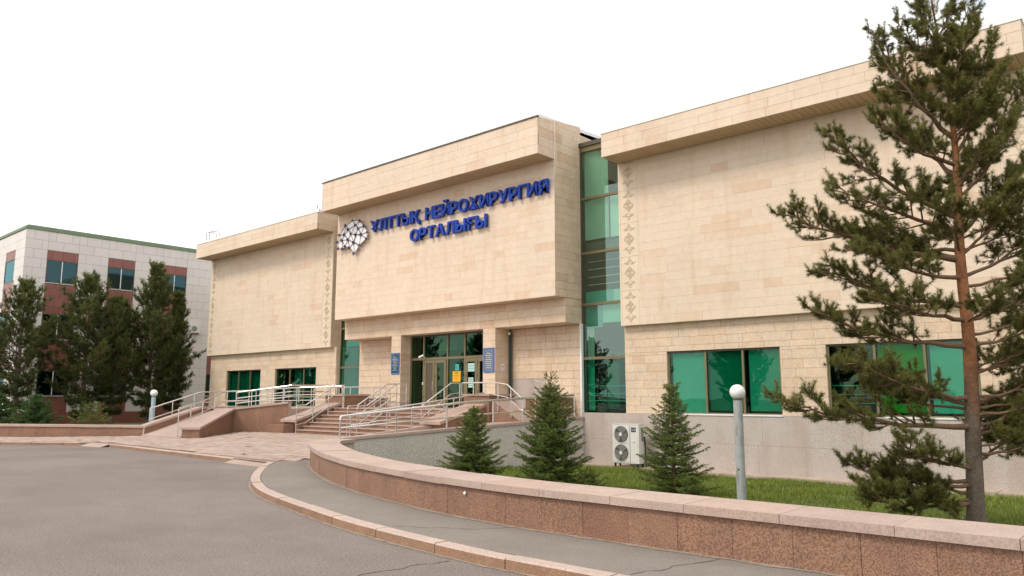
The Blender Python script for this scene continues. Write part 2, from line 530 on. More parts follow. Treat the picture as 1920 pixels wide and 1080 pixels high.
sheet('ground', [(-900, -900), (900, -900), (900, 900), (-900, 900)], -0.9, 'ground', label='bare earth reaching out to the horizon around the site')

KERB = [(2, 6.34, 0), (-1, 6.34, 0), (-3.6, 6.34, 0), (-5.2, 6.34, 0), (-6.42, 6.37, 0), (-8.91, 6.69, 0), (-11.28, 7.26, 0), (-13.14, 7.80, 0), (-14.75, 8.52, 0), (-16.1, 9.33, 0), (-17.5, 10.30, 0), (-18.6, 11.20, 0)]
KS = [Vector((60, 6.34, 0)), Vector((20, 6.34, 0))] + smooth_path(KERB, 6)
WALLP = [(2, 7.93, 0), (-.6, 7.93, 0), (-3, 7.93, 0), (-5.4, 7.92, 0), (-6.9, 7.93, 0), (-8.4, 8.10, 0), (-9.9, 8.40, 0), (-11.4, 8.80, 0), (-13.0, 9.38, 0), (-14.5, 10.05, 0), (-16.0, 10.85, 0), (-17.3, 11.65, 0), (-18.25, 12.45, 0), (-18.72, 13.35, 0)]
WS = [Vector((60, 7.93, 0)), Vector((20, 7.93, 0))] + smooth_path(WALLP, 6)

LKERB = [(-18.6, 11.2), (-21, 11.29), (-24, 11.36), (-28, 11.5), (-30.9, 11.6), (-32.2, 11.1), (-34.8, 9.34), (-39, 6.6), (-46, 2.6), (-60, -4), (-120, -30)]
roadpts = [(60, -200), (60, 6.45)] + [(p.x + (.0 if p.x > -12 else .1), p.y + .1) for p in KS[:-1]] + [(-18.0, 12.0), (-30.9, 12.3), (-33.0, 11.9), (-35.2, 10.0), (-39.4, 7.3), (-46.4, 3.3), (-60.5, -3.2), (-120, -29)] + [(-120, -200)]
road = sheet('road', [(p[0], p[1]) for p in roadpts], 0.0, 'asphalt', label='worn grey asphalt forecourt road sweeping round the kerb')
sheet('far_road', [(-700, -700), (700, -700), (700, -200), (-700, -200)], -0.02, 'asphalt', label='distant asphalt beyond the forecourt')
# cracks in the road
def crack(name, pts, w, z, label):
    rr = random.Random(3); P = resample(pts, .12); vs = []; fs = []
    for i, p in enumerate(P):
        t = (P[min(i + 1, len(P) - 1)] - P[max(0, i - 1)]).normalized(); nrm = Vector((-t.y, t.x, 0))
        q = p + nrm * (rr.random() - .5) * .10
        ww = w * (.5 + rr.random())
        vs += [(q + nrm * ww), (q - nrm * ww)]
    for i in range(len(P) - 1): fs.append((2 * i, 2 * i + 1, 2 * i + 3, 2 * i + 2))
    me = bpy.data.meshes.new(name); me.from_pydata([(v.x, v.y, z) for v in vs], [], fs); me.materials.append(M['crack'])
    o = link(name, me); tag(o, label, kind='structure'); return o
crack('road_crack', [(-6.45, 6.25, 0), (-6.6, 5.75, 0), (-6.7, 5.2, 0), (-6.5, 4.6, 0)], .009, .004, 'thin dark crack in the road running from a kerb joint')
crack('pavement_crack', [(-8.2, 6.9, 0), (-7.2, 7.4, 0), (-6.9, 7.9, 0)], .006, .124, 'hairline crack across the curved pavement')
crack('pavement_crack', [(-4.3, 6.6, 0), (-4.1, 7.2, 0), (-3.9, 7.9, 0)], .007, .124, 'hairline crack across the pavement at its near end')

# pavement strip
inner = offset(KS, -.19)
inner = [Vector((p.x, p.y, 0)) for p in inner]
def strip_faces(a, b): return [(i, i + 1, len(a) + i + 1, len(a) + i) for i in range(len(a) - 1)]
n = 60
ka = resample(inner, 1); ka = [ka[int(i * (len(ka) - 1) / n)] for i in range(n + 1)]
LK = (sum((b - a).length for a, b in zip(inner, inner[1:]))); LW = (sum((b - a).length for a, b in zip(WS, WS[1:])))
ka = resample(inner, LK / n); wb = resample(WS, LW / n)
me = bpy.data.meshes.new('pavement')
me.from_pydata([(p.x, p.y, .12) for p in ka] + [(p.x, p.y + .05, .12) for p in wb], [], [f[::-1] for f in strip_faces(ka, wb)])
me.materials.append(M['walk'])
tag(link('pavement', me), 'grey asphalt pavement curving between kerb and granite wall', kind='structure')
sheet('dropped_kerb', [(-18.62, 11.0), (-18.4, 11.37), (-20.6, 11.41), (-20.6, 11.04)], [.003, .113, .113, .003], 'paver', label='short dropped ramp between the plaza kerb and the curved kerb')
sheet('dropped_kerb', [(-30.2, 11.28), (-30.2, 11.70), (-31.65, 11.45), (-31.55, 11.08)], [.003, .113, .113, .003], 'paver', label='short dropped ramp at the left end of the plaza kerb')
# gritty margin along the wall foot
g1 = offset(wb, -.0); rg = random.Random(5)
mbg = MB()
dw = resample(WS, .12)
dn = offset(dw, 1.0)
va = []; vb = []
for p, q in zip(dw, dn):
    t = (q - p)
    va.append((p.x, p.y, .127)); w = .05 + .07 * rg.random()
    s_ = 1
    vb.append((p.x + t.x * w * s_, p.y + t.y * w * s_, .1245))
mbg.poly(va + vb, strip_faces(va, vb), 'dust')
og = mbg.build('grit_margin', kind='structure', label='pale grit and dirt gathered along the foot of the curved wall')
dk = resample(KS, .15); dn = offset(dk, 1.0); va = []; vb = []
for p, q in zip(dk, dn):
    t = (q - p); w = .03 + .03 * rg.random()
    va.append((p.x, p.y, .006)); vb.append((p.x + t.x * w, p.y + t.y * w, .004))
mbg = MB(); mbg.poly(va + vb, strip_faces(va, vb), 'dust')
mbg.build('gutter_grit', kind='structure', label='pale dust line on the road along the kerb')

# kerb stones
def kerb_run(path, step, name='kerb', h=.125, w=.19, label='', side=-1, base=0.0):
    root = empty(name, path[0], label, kind='structure')
    P = resample(path, .12); L = sum((b - a).length for a, b in zip(P, P[1:]))
    cnt = max(1, round(L / step)); per = len(P) / cnt
    rr = random.Random(11)
    for k in range(cnt):
        seg = P[int(k * per):int((k + 1) * per) + 1]
        if len(seg) < 2: continue
        a = seg[0].lerp(seg[1], .04); b = seg[-1].lerp(seg[-2], .08)
        seg = [a] + seg[1:-1] + [b]
        if len(seg) > 6:
            seg = seg[::3] + ([seg[-1]] if (len(seg) - 1) % 3 else [])
        o = offset(seg, side * w)
        dz = (rr.random() - .5) * .012; c = .015
        n_ = len(seg); vs = []
        oc = offset(seg, side * c)
        for p, q, r_ in zip(seg, oc, o):
            vs += [(p.x, p.y, base - .05), (p.x, p.y, base + h - c + dz), (q.x, q.y, base + h + dz), (r_.x, r_.y, base + h + dz), (r_.x, r_.y, base - .05)]
        fs = []; ft = []
        for i in range(n_ - 1):
            for j in range(4):
                f = (i * 5 + j, i * 5 + j + 1, (i + 1) * 5 + j + 1, (i + 1) * 5 + j)
                if side < 0: pass
                (ft if j in (1, 2) else fs).append(f)
        fs.append((0, 1, 2, 3, 4)); fs.append(tuple((n_ - 1) * 5 + q for q in (4, 3, 2, 1, 0)))
        mb = MB(); mb.poly(vs, fs, 'kerb'); mb.v = mb.v; i0 = mb.mi('kerbtop')
        for f in ft: mb.f.append(f); mb.m.append(i0)
        mb.build('kerb_stone', root)
    return root
near = [p for p in KS if p.x < 4]
kerb_run(near, 1.28, label='reddish granite kerb curving along the pavement edge')
pk = [Vector((x, y, 0)) for x, y in [(-20.6, 11.30), (-24, 11.38), (-28, 11.52), (-30.2, 11.60)]]
kerb_run(pk, 1.3, h=.11, label='low granite kerb at the front edge of the plaza')
lk = [Vector((x, y, 0)) for x, y in [(-31.6, 11.45), (-32.4, 11.0), (-34.8, 9.36), (-39, 6.62), (-46, 2.62), (-52, -.3)]]
kerb_run(lk, 1.3, h=.11, label='low granite kerb below the far left wall')

# plaza: sloping base with pavers
def plz(x, y): return .112 + max(0, min(1, (y - 11.4) / 6.0)) * .25
PZ = [(-18.3, 11.5), (-18.6, 11.24), (-21, 11.33), (-24, 11.40), (-28, 11.54), (-30.9, 11.64), (-32.2, 11.14), (-34.8, 9.38), (-39, 6.64), (-46, 2.64), (-60, -3.9), (-60, 4.0), (-39.6, 10.7), (-33.1, 14.2), (-33.2, 16.8), (-33.2, 18.3), (-19.0, 18.3), (-18.8, 13.3)]
mb = MB()
ys = [11.64, 12.5, 14, 16, 18.3]
mb.poly([(-60, -3.9, .105), (-46, 2.64, .105), (-39, 6.64, .105), (-34.8, 9.38, .105), (-32.2, 11.14, .105), (-30.9, 11.64, .105), (-30.9, 12.0, .11), (-33.2, 14.3, plz(0, 14.2) - .01), (-39.6, 10.9, .105), (-60, 4.2, .105)], [tuple(range(10))[::-1]], 'paverbase')
mb.poly([(-30.9, 11.64, .105), (-28, 11.54, .105), (-24, 11.40, .105), (-21, 11.33, .105), (-18.6, 11.24, .105), (-17.0, 11.45, .105), (-18.2, 12.5, .11)], [(6, 5, 4, 3, 2, 1, 0)[::-1]], 'paverbase')
rows = [(-30.9, 12.0, -18.2, 12.5), (-33.2, 14.3, -18.7, 14.3), (-33.4, 16.3, -18.9, 16.3), (-33.4, 18.4, -18.9, 18.4)]
vs = []
for a in [(-30.9, 11.64, -18.2, 12.5)] + rows[1:]:
    vs += [(a[0], a[1], plz(0, a[1]) - .012), (a[2], a[3], plz(0, a[3]) - .012)]
mb.poly(vs, [(2 * i, 2 * i + 1, 2 * i + 3, 2 * i + 2) for i in range(3)], 'paverbase')
mb.build('plaza', kind='structure', label='pinkish paved plaza in front of the stairs')
def inside(x, y, poly):
    c = False; n = len(poly); j = n - 1
    for i in range(n):
        xi, yi = poly[i]; xj, yj = poly[j]
        if (yi > y) != (yj > y) and x < (xj - xi) * (y - yi) / (yj - yi) + xi: c = not c
        j = i
    return c
PVP = [(-18.0, 11.75), (-18.9, 11.45), (-21, 11.52), (-24, 11.60), (-28, 11.73), (-30.9, 11.82), (-32.2, 11.32), (-34.8, 9.6), (-39, 6.85), (-46, 2.9), (-46, 7.5), (-39.6, 10.5), (-33.3, 14.0), (-32.8, 14.6), (-29.6, 14.2), (-29.4, 14.8), (-31.0, 17.1), (-28.9, 18.1), (-20.2, 18.1), (-19.0, 16.4), (-18.85, 13.6), (-18.4, 12.6)]
mb = MB(); rr = random.Random(21)
px_, py_ = .40, .20
y = 2.8; k = 0
while y < 18.2:
    x = -46 + (px_ / 2 if k % 2 else 0)
    while x < -17.6:
        if all(inside(x + a, y + b, PVP) for a, b in ((0, 0), (px_, 0), (0, py_), (px_, py_))):
            dz = rr.random() * .008
            z = plz(x, y + .1) - .002 + dz; z2 = plz(x, y + .1 + py_) + dz
            if rr.random() > .012:
                mb.poly([(x + .006, y + .006, z - .02), (x + px_ - .006, y + .006, z - .02), (x + px_ - .006, y + py_ - .006, z - .02), (x + .006, y + py_ - .006, z - .02),
                         (x + .006, y + .006, z), (x + px_ - .006, y + .006, z), (x + px_ - .006, y + py_ - .006, z2 - .003), (x + .006, y + py_ - .006, z2 - .003)],
                        [(4, 5, 6, 7), (0, 1, 5, 4), (1, 2, 6, 5), (3, 0, 4, 7)], 'paver')
        x += px_
    y += py_; k += 1
mb.build('paving_blocks', kind='stuff', label='small pink paving blocks covering the plaza in running bond')
# garden ground on the left behind the wall, ground around the building
sheet('garden_ground', [(-33.5, 14.2), (-33.9, 18.6), (-33.5, 26), (-45, 60), (-200, 60), (-200, -60), (-60, 4), (-39.7, 10.9)], .12, 'soil', label='shaded planted ground behind the far left wall')

# lawn
def lawn_z(x, y):
    t = min(1, max(0, (y - 8.4) / 14.6))
    return -.02 - t ** .8 * .62 + .05 * math.sin(x * .9 + y * .4) * math.sin(y * .7)
mb = MB()
nx, ny = 60, 30
gx = [-19.5 + i * (80 / nx) for i in range(nx + 1)]; gy = [8.0 + j * (15.2 / ny) for j in range(ny + 1)]
def low_edge(x):   # wall centre line
    best = 8.1
    for a, b in zip(WS, WS[1:]):
        if (a.x - x) * (b.x - x) <= 0 and a.x != b.x:
            t = (x - a.x) / (b.x - a.x); best = a.y + (b.y - a.y) * t + .3
    return best
vs = []; fs = []
for i, x in enumerate(gx):
    lo = low_edge(x)
    for j in range(ny + 1):
        y = lo + (23.2 - lo) * j / ny
        vs.append((x, y, lawn_z(x, y)))
for i in range(nx):
    for j in range(ny):
        a = i * (ny + 1) + j
        fs.append((a, a + ny + 1, a + ny + 2, a + 1))
mb.poly(vs, fs, 'soil')
mb.build('lawn', kind='structure', label='sunken lawn between the granite wall and the building')
# apron along the plinth
mb = MB()
rr = random.Random(4)
x = -17.0
ap = empty('concrete_apron', (-17, 22.9, -.5), 'narrow pinkish concrete strip along the foot of the building', kind='structure')
while x < -1.9:
    w = 1.1
    MB().box(x, x + w - .012, 22.55 + rr.random() * .02, 23.24, -.9, -.53 + rr.random() * .012, 'apron').build('apron_slab', ap)
    x += w

# grass blades
def needle_arrays(p0, p1, per, length, width, ang=(0.5, 1.1), seed=0, tone=(0, 1), tip=1.0, along=(0, 1)):
    """p0,p1 (n,3) shoots; per needles on each; returns verts(n*per*3,3), tones"""
    rs = np.random.RandomState(seed)
    n = len(p0)
    d = p1 - p0
    L = np.linalg.norm(d, axis=1, keepdims=True) + 1e-9
    dn = d / L
    t = rs.uniform(along[0], along[1], (n, per, 1))
    base = p0[:, None] + d[:, None] * t
    rv = rs.normal(size=(n, per, 3))
    rv -= (rv * dn[:, None]).sum(2, keepdims=True) * dn[:, None]
    rv /= np.linalg.norm(rv, axis=2, keepdims=True) + 1e-9
    a = rs.uniform(ang[0], ang[1], (n, per, 1))
    nd = dn[:, None] * np.cos(a) + rv * np.sin(a)
    ln = length * rs.uniform(.7, 1.15, (n, per, 1))
    w = np.cross(nd, rs.normal(size=(n, per, 3)))
    w /= np.linalg.norm(w, axis=2, keepdims=True) + 1e-9
    w = w * width / 2
    tipv = base + nd * ln
    V = np.stack([base - w, base + w, tipv], axis=2).reshape(-1, 3)
    return V

def tri_mesh(name, V, tone, m, parent=None, origin=(0, 0, 0), kind=None):
    n = len(V)
    me = bpy.data.meshes.new(name)
    me.vertices.add(n)
    me.vertices.foreach_set('co', (V - np.array(origin)).astype(np.float32).ravel())
    me.loops.add(n)
    me.loops.foreach_set('vertex_index', np.arange(n, dtype=np.int32))
    me.polygons.add(n // 3)
    me.polygons.foreach_set('loop_start', np.arange(0, n, 3, dtype=np.int32))
    me.update()
    at = me.attributes.new('tone', 'FLOAT', 'POINT')
    at.data.foreach_set('value', np.clip(tone, 0, 1).astype(np.float32))
    me.materials.append(M[m])
    o = link(name, me, parent, origin)
    if kind: o['kind'] = kind
    return o

rs = np.random.RandomState(2)
G = []; T = []
cnt = 190000
gxs = rs.uniform(-18.5, 3.0, cnt); v_ = rs.uniform(0, 1, cnt)
lows = np.interp(-gxs, [-p.x for p in WS], [p.y for p in WS]) + .62
# blades denser close to the camera side of the lawn
gys = lows + (22.50 - lows) * v_
den = .5 + .5 * np.sin(gxs * 1.7 + np.sin(gys * 2.1) * 2) * np.sin(gys * 1.3 + gxs * .6)
keep = rs.uniform(0, 1, cnt) < (.22 + .78 * den) * np.clip(np.hypot(gxs + 2.77, gys - 14.5) - .1, .15, 1)
gxs, gys, den = gxs[keep], gys[keep], den[keep]
gz = np.array([lawn_z(a, b) for a, b in zip(gxs, gys)])
hgt = rs.uniform(.05, .115, len(gxs)) * (.7 + .7 * den)
tall = rs.uniform(0, 1, len(gxs)) > .985
hgt[tall] *= 2.0
base = np.stack([gxs, gys, gz], 1)
a = rs.uniform(0, 2 * PI, len(gxs)); w = np.stack([np.cos(a), np.sin(a), 0 * a], 1) * .011
lean = rs.normal(0, .35, (len(gxs), 2))
tip = base + np.stack([lean[:, 0] * hgt, lean[:, 1] * hgt, hgt], 1)
V = np.stack([base - w, base + w, tip], 1).reshape(-1, 3)
tn = np.clip(.25 + .35 * den + rs.normal(0, .15, len(gxs)) + .25 * tall, 0, 1)
tn = np.stack([tn * .5, tn * .5, tn * 1.15], 1).ravel()
tag(tri_mesh('grass', V, tn, 'grass'), 'uneven green grass growing on the sunken lawn', 'grass', kind='stuff')
mb = MB(); rl = random.Random(19)
for i in range(900):
    a = rl.uniform(0, 2 * PI); r_ = abs(rl.gauss(0, .8)); x = -2.75 + math.cos(a) * r_; y = 14.5 + math.sin(a) * r_
    z = lawn_z(x, y) + .015; b = rl.uniform(0, PI)
    dx, dy = math.cos(b) * .05, math.sin(b) * .05
    mb.poly([(x - dx, y - dy, z), (x + dx, y + dy, z + .01), (x + dx * .2 - dy * .12, y + dy * .2 + dx * .12, z + .02)], [(0, 1, 2)], 'twig')
mb.build('needle_litter', kind='stuff', label='brown fallen pine needles on the lawn round the trunk')
# little pale weeds
mb = MB()
for i in range(60):
    x = rs.uniform(-16, 0); y = np.interp(-x, [-p.x for p in WS], [p.y for p in WS]) + rs.uniform(1.0, 12)
    if y > 22.3: continue
    z = lawn_z(x, y); h = rs.uniform(.12, .24)
    mb.tube([(x, y, z), (x + .02, y, z + h)], .003, 'grass', 3, False)
    sphere(mb, (x + .02, y, z + h), .009, 'signwhite', 5, 3)
mb.build('weed_flowers', kind='stuff', label='tiny pale weed flowers scattered over the lawn')

# ------------------------------------------------------------------ curved garden wall (granite slabs + coping)
def wall_run(root, path, thick, z0, z1f, slab, cope, over=.05, ch=.095, slabm='red', side=1, seed=1, copem='cope', innerm=None, basef=None):
    """path follows the outer face (left of travel = inside * side). z1f(t)->top of coping"""
    P = resample(path, .11)
    L = sum((b - a).length for a, b in zip(P, P[1:])); N = len(P)
    rr = random.Random(seed)
    nrm = [(q - p) for p, q in zip(P, offset(P, 1.0))]
    def pieces(step):
        c = max(1, round(L / step)); return [(int(i * (N - 1) / c), int((i + 1) * (N - 1) / c)) for i in range(c)]
    zt = lambda i: z1f(i / (N - 1))
    zb = (lambda i: basef(i / (N - 1))) if basef else (lambda i: z0)
    # core
    mb = MB(); vs = []; I = list(range(0, N, 3)) + ([N - 1] if (N - 1) % 3 else [])
    for i in I:
        a = P[i] - nrm[i] * (-.03 * side); b = P[i] + nrm[i] * (thick - .03) * side
        vs += [(a.x, a.y, zb(i) - .3), (a.x, a.y, zt(i) - ch), (b.x, b.y, zt(i) - ch), (b.x, b.y, zb(i) - .6)]
    fs = []
    for k in range(len(I) - 1):
        for j in range(3): fs.append((k * 4 + j, k * 4 + j + 1, k * 4 + 5 + j, k * 4 + 4 + j))
    fs += [(0, 1, 2, 3), tuple((len(I) - 1) * 4 + q for q in (3, 2, 1, 0))]
    mb.poly(vs, fs, innerm or 'core'); mb.build('wall_core', root)
    def curved(i0, i1, d0, d1, za, zbf, m, name, gap):
        idx = [i for i in range(i0, i1 + 1) if (i - i0) % 2 == 0 or i == i1]
        vs = []; n_ = len(idx)
        for k, i in enumerate(idx):
            p = P[i]
            if k == 0 and n_ > 1: p = p + (P[idx[1]] - p).normalized() * gap
            if k == n_ - 1: p = p - (P[i] - P[idx[-2]]).normalized() * gap
            a = p + nrm[i] * d0 * side; b = p + nrm[i] * d1 * side
            vs += [(a.x, a.y, za(i)), (a.x, a.y, zbf(i)), (b.x, b.y, zbf(i)), (b.x, b.y, za(i))]
        fs = []
        for k in range(n_ - 1):
            for j in range(4): fs.append((k * 4 + j, k * 4 + (j + 1) % 4, k * 4 + 4 + (j + 1) % 4, k * 4 + 4 + j))
        fs += [(0, 1, 2, 3), tuple((n_ - 1) * 4 + q for q in (3, 2, 1, 0))]
        MB().poly(vs, fs, m).build(name, root)
    for i0, i1 in pieces(slab):
        if i1 - i0 < 1: continue
        pr = rr.random() * .006
        curved(i0, i1, -pr, .035, lambda i: zb(i) - .08, lambda i: zt(i) - ch - .012, slabm, 'granite_slab', .0022)
    for i0, i1 in pieces(cope):
        if i1 - i0 < 1: continue
        pr = rr.random() * .008; dz = (rr.random() - .5) * .008
        curved(i0, i1, -over - pr, thick + .03, lambda i: zt(i) - ch + dz, lambda i: zt(i) + dz, copem, 'coping_stone', .003)

nearw = [p for p in WS if p.x < 2.6]
gw = empty('garden_wall', (-8, 8.3, .1), 'long curved red granite wall with pink coping beside the pavement', 'wall')
wall_run(gw, nearw, .72, .12, lambda t: E - 1.2 + .0 * t, .66, 1.05, side=-1, seed=3)
# a pale paint spot / chip on the curved wall
MB().poly([(-8.035, 8.020, .470), (-7.985, 8.012, .500), (-7.960, 8.008, .475), (-8.000, 8.014, .440)], [(0, 1, 2, 3)], 'white').build('paint_spot', gw)

lw = empty('garden_wall', (-39, 10.8, .1), 'straight red granite wall on the far left in front of the pines', 'wall')
LWP = [Vector(p) for p in [(-33.15, 14.15, 0), (-36, 12.55, 0), (-39.6, 10.55, 0), (-46, 7.0, 0), (-56, 1.6, 0)]]
wall_run(lw, LWP, .45, .12, lambda t: E - 1.2, .62, 1.1, side=-1, seed=4)

# ------------------------------------------------------------------ right ramp
RA, RB_ = Vector((-18.78, 13.55, 0)), Vector((-16.93, 23.18, 0))
rr_root = empty('ramp', (-18.5, 16, .3), 'long straight ramp right of the stairs with a grey speckled granite side wall', 'ramp')
wall_run(rr_root, [RB_, RA], .34, -.65, lambda t: E - .73 - .48 * t, 1.6, 1.5, over=.05, ch=.085, slabm='greyr', side=-1, seed=5)
dirr = (RB_ - RA).normalized(); nl = Vector((-dirr.y, dirr.x, 0))
i0 = RA + nl * .36; i1 = RB_ + nl * .36; j0 = RA + nl * 1.75; j1 = RB_ + nl * 1.75
MB().poly([(i0.x, i0.y, .28), (i1.x, i1.y, 1.25), (j1.x, j1.y, 1.25), (j0.x, j0.y, .28), (i0.x, i0.y, -.5), (i1.x, i1.y, -.5), (j1.x, j1.y, -.5), (j0.x, j0.y, -.5)],
          [(0, 1, 2, 3), (4, 7, 6, 5), (0, 4, 5, 1), (3, 2, 6, 7), (1, 5, 6, 2), (0, 3, 7, 4)], 'paver').build('ramp_surface', rr_root)
k0 = RA + nl * 1.75 + dirr * .9; k1 = RB_ + nl * 1.75 - dirr * 3.0; k2 = k1 + nl * .26; k3 = k0 + nl * .26
MB().prism([(k0.x, k0.y), (k1.x, k1.y), (k2.x, k2.y), (k3.x, k3.y)], 0.2, [.52, 1.14, 1.14, .52], 'cope').build('inner_kerb', rr_root)

# ------------------------------------------------------------------ stairs and landing
LZ = 1.38
st = empty('entrance_stairs', (-24, 18, .36), 'broad flight of seven pink granite steps up to the entrance doors', 'staircase')
NR = 7; run = 2.1 / NR; rise = (LZ - .36) / NR
rs_ = random.Random(8)
for k in range(NR):
    y0 = 18.0 + k * run
    z1 = .36 + (k + 1) * rise
    s_ = empty('step', (-24, y0 + .15, z1), None); s_.parent = st; s_.location = Vector((-24, y0 + .15, z1)) - Vector(st.location)
    x = -27.78
    while x < -20.25:
        w = min(1.26, -20.22 - x)
        mb = MB()
        mb.box(x + .003, x + w - .003, y0 + .02, y0 + run + .06, z1 - rise - .02, z1 - .036, 'red')
        mb.box(x + .003, x + w - .003, y0 - .02 + rs_.random() * .01, y0 + run + .06, z1 - .034, z1 + (rs_.random() - .5) * .004, 'cope')
        o = mb.build('tread_slab', s_)
        x += w
# landing
ld = empty('entrance_landing', (-24, 21.5, 1.3), 'level paved landing in front of the glass entrance', 'landing')
MB().prism([(-33.3, 20.08), (-19.2, 20.08), (-19.0, 21.7), (-17.65, 21.7), (-17.35, 23.35), (-33.3, 23.35)], .2, LZ - .03, 'red').build('landing_base', ld)
mb = MB(); rr = random.Random(9)
x = -33.3
while x < -19.5:
    y = 20.06
    while y < 23.3:
        mb.box(x + .004, x + .6 - .004, y + .004, min(y + .6, 23.34) - .004, LZ - .03, LZ - .004 + rr.random() * .004, 'paver'); y += .6
    x += .6
mb.build('landing_tiles', ld, kind='stuff')
def flank(xl, xr, label, low=-.95):
    f = empty('stair_flank', ((xl + xr) / 2, 18, .4), label, 'flank wall')
    # sloping wall, coping slab, top block, foot block
    MB().prism([(xl + .05, 18.1), (xr - .05, 18.1), (xr - .05, 20.3), (xl + .05, 20.3)], .2, [E + low - .09, E + low - .09, E - .32, E - .32], 'red').build('side_wall', f)
    MB().prism([(xl, 17.95), (xr, 17.95), (xr, 20.35), (xl, 20.35)], [E + low - .1, E + low - .1, E - .32, E - .32], [E + low, E + low, E - .22, E - .22], 'cope').build('coping_stone', f)
    MB().box(xl - .05, xr + .15, 20.2, 21.6, .8, E + .03, 'red').build('pedestal', f)
    MB().box(xl - .1, xr + .2, 20.15, 21.65, E + .03, E + .10, 'cope').build('pedestal_cap', f)
    MB().box(xl - .35, xr - .25, 17.55, 18.05, .2, E - 1.16, 'red').build('foot_block', f)
flank(-28.95, -27.82, 'sloping granite flank wall on the left edge of the stairs')
flank(-20.15, -19.1, 'sloping granite flank wall on the right edge of the stairs', -.85)
# side slope right of the right flank
f = empty('stair_flank', (-18.7, 20.6, 1.0), 'short pink granite slope beside the right flank wall above the ramp', 'flank wall')
MB().prism([(-18.9, 20.3), (-17.75, 20.5), (-17.75, 21.4), (-18.9, 21.4)], .6, [E - .12, E - .84, E - .84, E - .12], 'red', 'cope').build('sloping_slab', f)
f = empty('granite_planter', (-18.2, 22.4, 1.4), 'low red granite block against the wall right of the entrance', 'planter')
MB().box(-18.75, -17.45, 22.0, 23.2, LZ - .02, E - .06, 'red').build('block', f)
MB().box(-18.8, -17.4, 21.95, 23.25, E - .06, E + .0, 'cope').build('coping_stone', f)
f = empty('granite_planter', (-29, 22.4, 1.4), 'low red granite wall under the left glass strip beside the entrance', 'planter')
MB().box(-31.0, -28.0, 22.45, 22.9, LZ - .02, E - .12, 'red').build('block', f)
MB().box(-31.05, -27.95, 22.4, 22.95, E - .12, E - .06, 'cope').build('coping_stone', f)

# ------------------------------------------------------------------ left ramp
lr = empty('ramp', (-31.5, 16, .4), 'left ramp climbing between two red granite walls to the landing', 'ramp')
MB().poly([(-33.15, 14.0, .25), (-29.9, 14.1, .25), (-31.5, 17.0, 1.22), (-33.35, 17.0, 1.22), (-33.15, 14.0, -.2), (-29.9, 14.1, -.2), (-31.5, 17, -.2), (-33.35, 17, -.2)],
          [(0, 1, 2, 3), (0, 4, 5, 1), (1, 5, 6, 2), (3, 2, 6, 7), (0, 3, 7, 4)], 'paver').build('ramp_surface', lr)
MB().prism([(-33.35, 17.0), (-31.3, 17.0), (-28.95, 18.35), (-28.95, 20.08), (-33.35, 20.08)], .1, [1.22, 1.22, 1.33, LZ - .01, LZ - .01], 'paver').build('upper_surface', lr)
W1 = [Vector(p) for p in [(-33.35, 19.6, 0), (-33.25, 16.6, 0), (-33.12, 14.1, 0)]]
def w1z(t):
    return E - .45 - (max(0, t - .54) / .46) * .75
wall_run(lr, W1, .45, .1, w1z, .7, 1.0, side=-1, seed=6)
# inner flank slab of the ramp
MB().prism([(-29.95, 14.2), (-29.35, 14.62), (-31.2, 17.0), (-31.72, 16.55)], .1, [E - 1.29, E - 1.29, E - .6, E - .6], 'red').build('side_wall', lr)
MB().prism([(-29.95, 14.12), (-29.27, 14.60), (-31.15, 17.06), (-31.78, 16.55)], [E - 1.29, E - 1.29, E - .6, E - .6], [E - 1.2, E - 1.2, E - .5, E - .5], 'cope').build('coping_stone', lr)
fw = empty('front_wall', (-30, 17.6, .4), 'red granite slab wall between the left ramp and the stairs', 'wall')
wall_run(fw, [Vector((-28.92, 18.28, 0)), Vector((-31.25, 17.0, 0))], .3, .35, lambda t: E - .20 - .28 * t, .62, .9, side=-1, seed=7)

# ------------------------------------------------------------------ hospital building
hb = empty('hospital_building', (-24, 23, -.5), 'long cream limestone hospital with overhanging eaves and tall green glass strips', 'building')
cl = Clad(5)
Z = lambda r: r + E
PB, PS = Z(2.53), Z(8.55)          # panel bottom, soffit
def wall_box(x0, x1, y0, y1, z0, z1, name='wall'):
    return MB().box(x0, x1, y0, y1, z0, z1, 'limedark').build(name, hb)
H = .29
def ornament_strip(x0, x1, ysurf, z0, z1, cx, zs):
    """smooth stone strip with thin frame lines, joints and carved motifs"""
    c = (x0 + x1) / 2
    zz = z0; k = 0
    edges = [z0] + [z for z in zs if z0 + .2 < z < z1 - .2] + [z1]
    for a, b in zip(edges, edges[1:]):
        MB().box(x0 + .003, x1 - .003, ysurf, ysurf + .05, a + .004, b - .004, 'plain').build('ornament_slab', hb)
    mb = MB()
    for s in (x0 + .07, x1 - .07):
        mb.box(s, s + .008, ysurf - .004, ysurf + .01, z0 + .05, z1 - .05, 'limedark')
    mb.build('ornament_groove', hb)
def curl(mb, cx, cz, s, flip, y):
    """one S-shaped scroll, flat relief"""
    pts = []
    for i in range(11):
        t = i / 10
        a = t * 2.2 * PI * .75
        r = s * (1 - .75 * t)
        pts.append((cx + flip * (s * .9 + r * math.sin(a) * .8 - s * .5), cz + r * math.cos(a) * .55))
    ribbon(mb, pts, y, s * .11)
